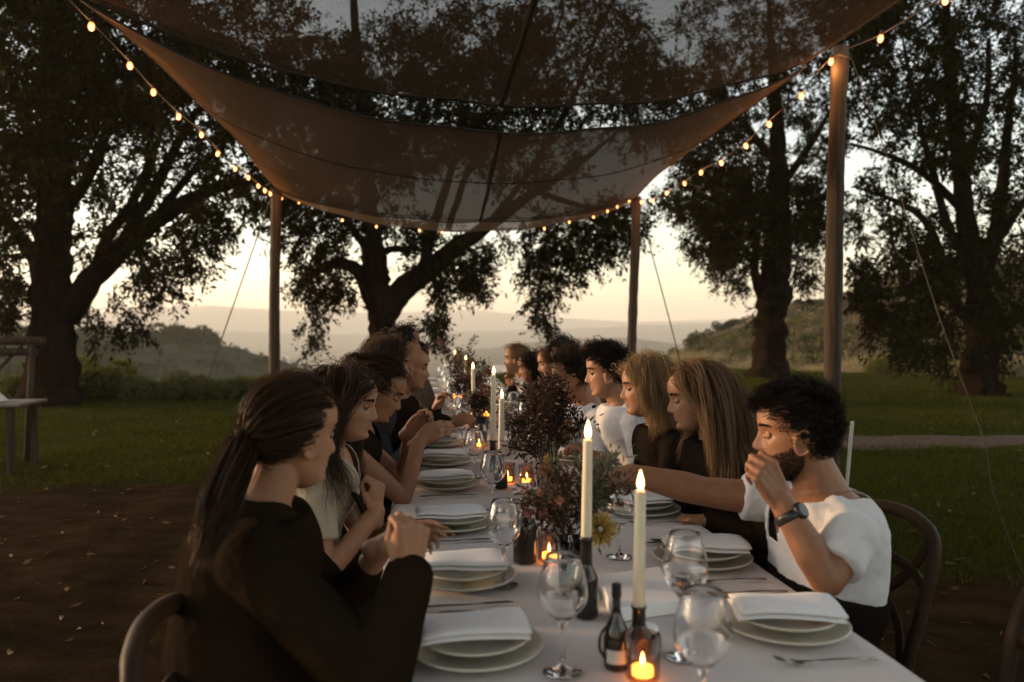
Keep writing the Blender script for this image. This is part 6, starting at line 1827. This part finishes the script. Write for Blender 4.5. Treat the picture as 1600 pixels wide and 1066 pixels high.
person('person with dark pinned-up hair bowing over the plate in black sleeveless top', at(592, 612, 3.08), R(-2), R(-24), -1, (-0.34, 2.98),
       {'R': aw(655, 690, 3.06, d=V3((0.9, 0.15, 0.5)), n=V3((-0.3, 0.8, -0.4)), curls=[0.6, 0.6, 0.7, 0.7], pole=V3((0.1, -0.5, -1))),
        'L': aw(640, 672, 3.16, d=V3((0.8, -0.2, 0.7)), n=V3((0.3, -0.8, -0.2)), curls=[0.5, 0.6, 0.7, 0.7], pole=V3((0.0, 0.4, -1)))},
       skin='a', hair=dict(style='bun', col=(0.04, 0.024, 0.015), guides=210, per=14, vol=0.10, tie=(-0.100, 0.0, 0.035)), top=((0.016, 0.012, 0.009), 'black_top'), sleeve='none', near=1, down=0.8, neck_cut=(0.09, 0.05))
person('person with long straight brown hair behind the bowed one', at(606, 570, 3.72), R(6), R(-6), -1, (-0.34, 3.62),
       {'R': aw(668, 678, 3.42, d=V3((1, 0.0, 0.25)), n=V3((-0.2, 0.8, -0.4)), curl=0.7, pole=V3((0, -0.3, -1))), 'L': aw(640, 690, 3.7, curl=0.6)},
       skin='b', hair=dict(style='long', col=(0.075, 0.042, 0.024), len=0.42, guides=170, per=12, vol=0.15, front=0.012), top=((0.03, 0.034, 0.04), 'dark_patterned_blouse'), near=1, down=0.5)
person('bald person in black long-sleeved shirt reaching over the plates', at(640, 576, 4.25), R(2), R(-5), -1, (-0.36, 4.22),
       {'R': aw(700, 662, 3.95, d=V3((1, -0.05, 0.25)), n=V3((0.1, 0.5, -0.8)), curl=0.55, e=at(662, 655, 4.0) + V3((-0.02, 0, 0.0)), cuff=0.9), 'L': aw(680, 640, 4.5, curl=0.5)},
       skin='a', sex='m', hair=None, top=((0.016, 0.012, 0.009), 'black_shirt'), near=1, down=0.15, lean=0.0)
person('person with short dark hair sitting tallest near the table end', at(634, 538, 5.45), R(18), R(0), -1, (-0.34, 5.4), {}, skin='c', sex='m',
       hair=dict(style='short', col=(0.022, 0.015, 0.011), len=0.05, guides=170, vol=0.12, steps=8), top=((0.025, 0.022, 0.022), 'dark_shirt'), near=0)
person('person with dark hair and a ring, hand near the mouth, next to the table end', at(652, 557, 6.1), R(4), R(-4), -1, (-0.30, 6.1), {'R': aw(664, 598, 5.95, d=V3((0.2, 0.1, 1)), n=V3((-1, 0.2, 0)), curl=0.8)}, skin='a',
       hair=dict(style='long', col=(0.026, 0.017, 0.012), len=0.25, guides=130, vol=0.16), top=((0.10, 0.08, 0.065), 'grey_brown_top'), near=0)
# ---- the other side
def r1_bits(t, root, k):
    pass
def r1_watch(E, W, t, root):
    d = (W - E).normalized(); c = W - d * 0.035; u = d.cross(V3((0, 0, 1))).normalized(); v = d.cross(u)
    b = MB(); b.tube([c + (u * math.cos(a) + v * math.sin(a)) * 0.034 - root for a in np.linspace(0, 2 * math.pi + 0.02, 30)], 0.011, 8, flat=0.35, side=d); w = b.build('wrist_watch', MT['watch'], t)
    o = (-Y_ * 0.8 + V3((0.55, 0, 0.1))); o = (o - d * o.dot(d)).normalized()
    R3 = Matrix((d.cross(o), d, o)).transposed()
    b = MB(); b.lathe([(0.0, 0.006), (0.016, 0.006), (0.0195, 0.004), (0.0205, 0.0), (0.0205, -0.006)], 24, c + o * 0.036 - root, mat=R3); f = b.build('watch_case', MT['watch'], w)
    b = MB(); b.lathe([(0.0, 0.0068), (0.015, 0.0066)], 24, c + o * 0.036 - root, mat=R3); b.build('watch_dial', MT['dark_glass'], f)
wl_ = at(1222, 786, 1.80); el_ = at(1292, 905, 1.72)
def r1_extra(t, root, k): r1_watch(el_, wl_, t, root)
person('bearded person in white V-neck T-shirt eating, other arm stretched over the table', at(1243, 678, 1.98), R(163), R(-3), 1, (0.985, 1.97),
       {'L': dict(w=wl_, e=el_, d=V3((-0.55, 0.05, 0.95)), n=V3((-0.25, 0.95, -0.1)), curls=[0.75, 0.8, 0.85, 0.85], tin=0.6, slv=0.66, thick=1.0),
        'R': dict(w=at(985, 741, 2.22), e=at(1100, 768, 2.20), d=V3((-1, 0.02, 0.02)), n=V3((0.05, 0.2, -1)), curls=[0.35, 0.4, 0.5, 0.55], slv=0.60, thick=1.05)},
       skin='a', sex='m', hair=dict(style='short', col=(0.016, 0.012, 0.010), len=0.055, guides=1100, per=5, vol=0.12, up=0.06, flow=(0.60, 0.05, 0.05), mess=0.16, steps=10, clump=0.006, curl=0.05, curlf=0.9),
       top=(WHITE, 'white_t_shirt'), sleeve='short', near=2, down=0.85, beardc=(0.028, 0.019, 0.013), neck_cut=(0.13, 0.035), extras=r1_extra, waist=0.33, bottom=(0.014, 0.011, 0.009), brow=(0.015, 0.011, 0.009), lean=0.035, twist=-0.12, shw=0.18)
person('person with very long light-brown hair and closed eyes, black sweater', at(1087, 622, 2.66), R(171), R(-9), 1, (1.12, 2.60),
       {'L': dict(w=at(1110, 812, 2.5) + V3((0, 0, 0.0)), d=V3((-1, 0.1, 0)), n=V3((0, 0, -1)), curl=0.5), 'R': {}}, skin='b',
       hair=dict(style='long', col=(0.20, 0.125, 0.066), len=0.38, guides=240, per=15, vol=0.13, partpull=0.75, grav=0.24, clump=0.009, front=0.0, curtain=0.02), top=((0.015, 0.011, 0.008), 'black_sweater'), near=2, down=0.75, brow=(0.07, 0.045, 0.028), bulk=1.06)
person('person with shoulder-length blond hair and fringe, black top', at(1008, 607, 3.12), R(174), R(-3), 1, (1.08, 3.12), {}, skin='b',
       hair=dict(style='long', col=(0.34, 0.23, 0.115), len=0.21, guides=230, per=14, vol=0.20, curl=0.12, curlf=0.8, clump=0.011, front=0.006, curtain=0.03), top=((0.016, 0.012, 0.009), 'black_top'), near=1, down=0.22, brow=(0.10, 0.065, 0.04))
def strap(t, root, k):
    b = MB(); Nk, f, l, shL = k['Nk'], k['f'], k['l'], k['shL']
    b.tube([p - root for p in bez([shL.lerp(Nk, 0.35) + V3((0, 0, 0.045)), shL.lerp(Nk, 0.1) + f * 0.10 + V3((0, 0, -0.06)), shL.lerp(Nk, 0.1) + f * 0.135 + V3((0, 0, -0.22)), shL.lerp(Nk, 0.2) + f * 0.12 + V3((0, 0, -0.38))], 16)], 0.035, 8, flat=0.2, side=l)
    b.build('black_strap', fab((0.015, 0.011, 0.008), 'black_cloth'), t)
person('young person with thick black hair in short-sleeved white shirt', at(949, 582, 3.66), R(170), R(-6), 1, (1.06, 3.66), {'L': aw(930, 715, 3.4, curl=0.6, slv=0.85)}, skin='b', sex='m',
       hair=dict(style='short', col=(0.018, 0.013, 0.010), len=0.058, guides=800, per=5, vol=0.14, up=0.14, flow=(0.5, 0.1, 0.1), steps=9, mess=0.25, clump=0.006, curl=0.15, curlf=0.9), top=(WHITE, 'white_shirt'), sleeve='short', near=1, down=0.25)
person('person with dark hair and hands folded, white shirt with black band', at(893, 589, 4.05), R(172), R(-12), 1, (1.00, 4.1), {'L': aw(905, 690, 3.9, d=V3((-0.7, 0.3, 0.6)), n=V3((-0.2, 0.9, -0.2)), curl=0.8), 'R': aw(900, 682, 4.0, d=V3((-0.6, -0.2, 0.7)), n=V3((-0.2, -0.9, 0)), curl=0.8)}, skin='a', sex='m',
       hair=dict(style='short', col=(0.024, 0.016, 0.011), len=0.06, guides=260, per=12, vol=0.16, flow=(-0.3, 0.1, 0.2), steps=8), top=(WHITE, 'white_shirt'), near=1, down=0.35, extras=strap)
person('person leaning back, brown hair visible between the two white shirts', at(926, 566, 4.62), R(175), R(0), 1, (1.12, 4.62), {}, skin='b',
       hair=dict(style='long', col=(0.09, 0.055, 0.032), len=0.30, guides=140, vol=0.15), top=((0.03, 0.026, 0.024), 'dark_top'), near=0)
person('person with smooth dark hair half hidden beyond the folded hands', at(884, 563, 5.1), R(178), R(-6), 1, (1.02, 5.1), {}, skin='a', sex='m',
       hair=dict(style='short', col=(0.02, 0.014, 0.011), len=0.06, guides=170, vol=0.16, steps=8), top=((0.025, 0.022, 0.02), 'dark_shirt'), near=0)
person('person with wavy chestnut hair beyond the dark bouquet', at(861, 568, 5.6), R(182), R(-10), 1, (1.02, 5.6), {}, skin='b',
       hair=dict(style='long', col=(0.13, 0.075, 0.042), len=0.28, guides=150, vol=0.18, curl=0.35, curlf=1.1), top=((0.03, 0.025, 0.022), 'dark_top'), near=0)
person('person with long black hair looking down, hands raised, dark clothes', at(829, 574, 6.05), R(178), R(-12), 1, (0.98, 6.05), {'R': aw(800, 606, 6.2, d=V3((-0.3, 0, 1)), n=V3((-0.5, -0.8, 0)), curl=0.6)}, skin='a',
       hair=dict(style='long', col=(0.022, 0.015, 0.012), len=0.36, guides=150, vol=0.15), top=((0.024, 0.02, 0.018), 'dark_dress'), near=0)
def susp(t, root, k):
    b = MB(); Nk, f, l = k['Nk'], k['f'], k['l']
    for s in (-1, 1):
        b.tube([p - root for p in bez([Nk + l * s * 0.07 + V3((0, 0, -0.03)), Nk + l * s * 0.085 + f * 0.115 + V3((0, 0, -0.12)), Nk + l * s * 0.08 + f * 0.135 + V3((0, 0, -0.3)), Nk + l * s * 0.08 + f * 0.12 + V3((0, 0, -0.42))], 14)], 0.022, 8, flat=0.25, side=l)
    b.build('dark_braces', fab((0.02, 0.017, 0.015), 'dark_cloth'), t)
person('fair-haired person in white shirt with dark braces at the table end', at(806, 562, 6.55), R(176), R(0), 1, (0.93, 6.55), {'L': aw(803, 612, 6.3, d=V3((-0.4, 0, 1)), n=V3((-0.5, 0.8, 0)), curl=0.7)}, skin='b',
       hair=dict(style='bun', col=(0.26, 0.17, 0.09), guides=150, vol=0.08, tie=(-0.10, 0, 0.0)), top=(WHITE, 'white_shirt'), near=0, extras=susp)

# ---- chairs
for lab, y, s, x, r in [("dark bentwood chair under the ponytailed woman, its hoop showing behind her", 1.44, -1, -0.175, 0.0),
                        ('dark bentwood chair under the curly-haired woman', 2.42, -1, -0.30, 0.0), ('dark bentwood chair under the bowed woman', 2.98, -1, -0.30, 0.03),
                        ('dark bentwood chair under the long-haired woman behind the bowed one', 3.62, -1, -0.30, -0.03), ('dark bentwood chair under the bald man', 4.22, -1, -0.30, 0.02),
                        ('dark bentwood chair under the tallest far man', 5.4, -1, -0.30, 0), ('dark bentwood chair under the far woman wearing a ring', 6.1, -1, -0.27, 0), 
                        ('dark bentwood chair behind the white T-shirt man, hoop and crossed braces showing', 2.05, 1, 1.03, 0.06),
                        ('empty dark bentwood chair at the right corner, nearer than the T-shirt man'.replace('at the right corner, nearer than', 'before the plate next to'), 1.38, 1, 1.02, -0.06),
                        ('dark bentwood chair under the woman with very long hair', 2.62, 1, 1.08, 0), ('dark bentwood chair under the blond woman with fringe', 3.12, 1, 1.06, 0.02),
                        ('dark bentwood chair under the young man in white shirt', 3.66, 1, 1.06, 0), ('dark bentwood chair under the man with folded hands', 4.1, 1, 1.03, 0), ('dark bentwood chair under the woman leaning back', 4.62, 1, 1.14, 0),
                        ('dark bentwood chair under the half hidden dark-haired man', 5.1, 1, 1.03, 0), ('dark bentwood chair under the chestnut-haired woman', 5.6, 1, 1.03, 0), ('dark bentwood chair under the far black-haired woman', 6.05, 1, 1.0, 0), ('dark bentwood chair under the far fair-haired woman', 6.55, 1, 0.96, 0)]:
    chair(x, y, (0 if s < 0 else math.pi) + r, lab)
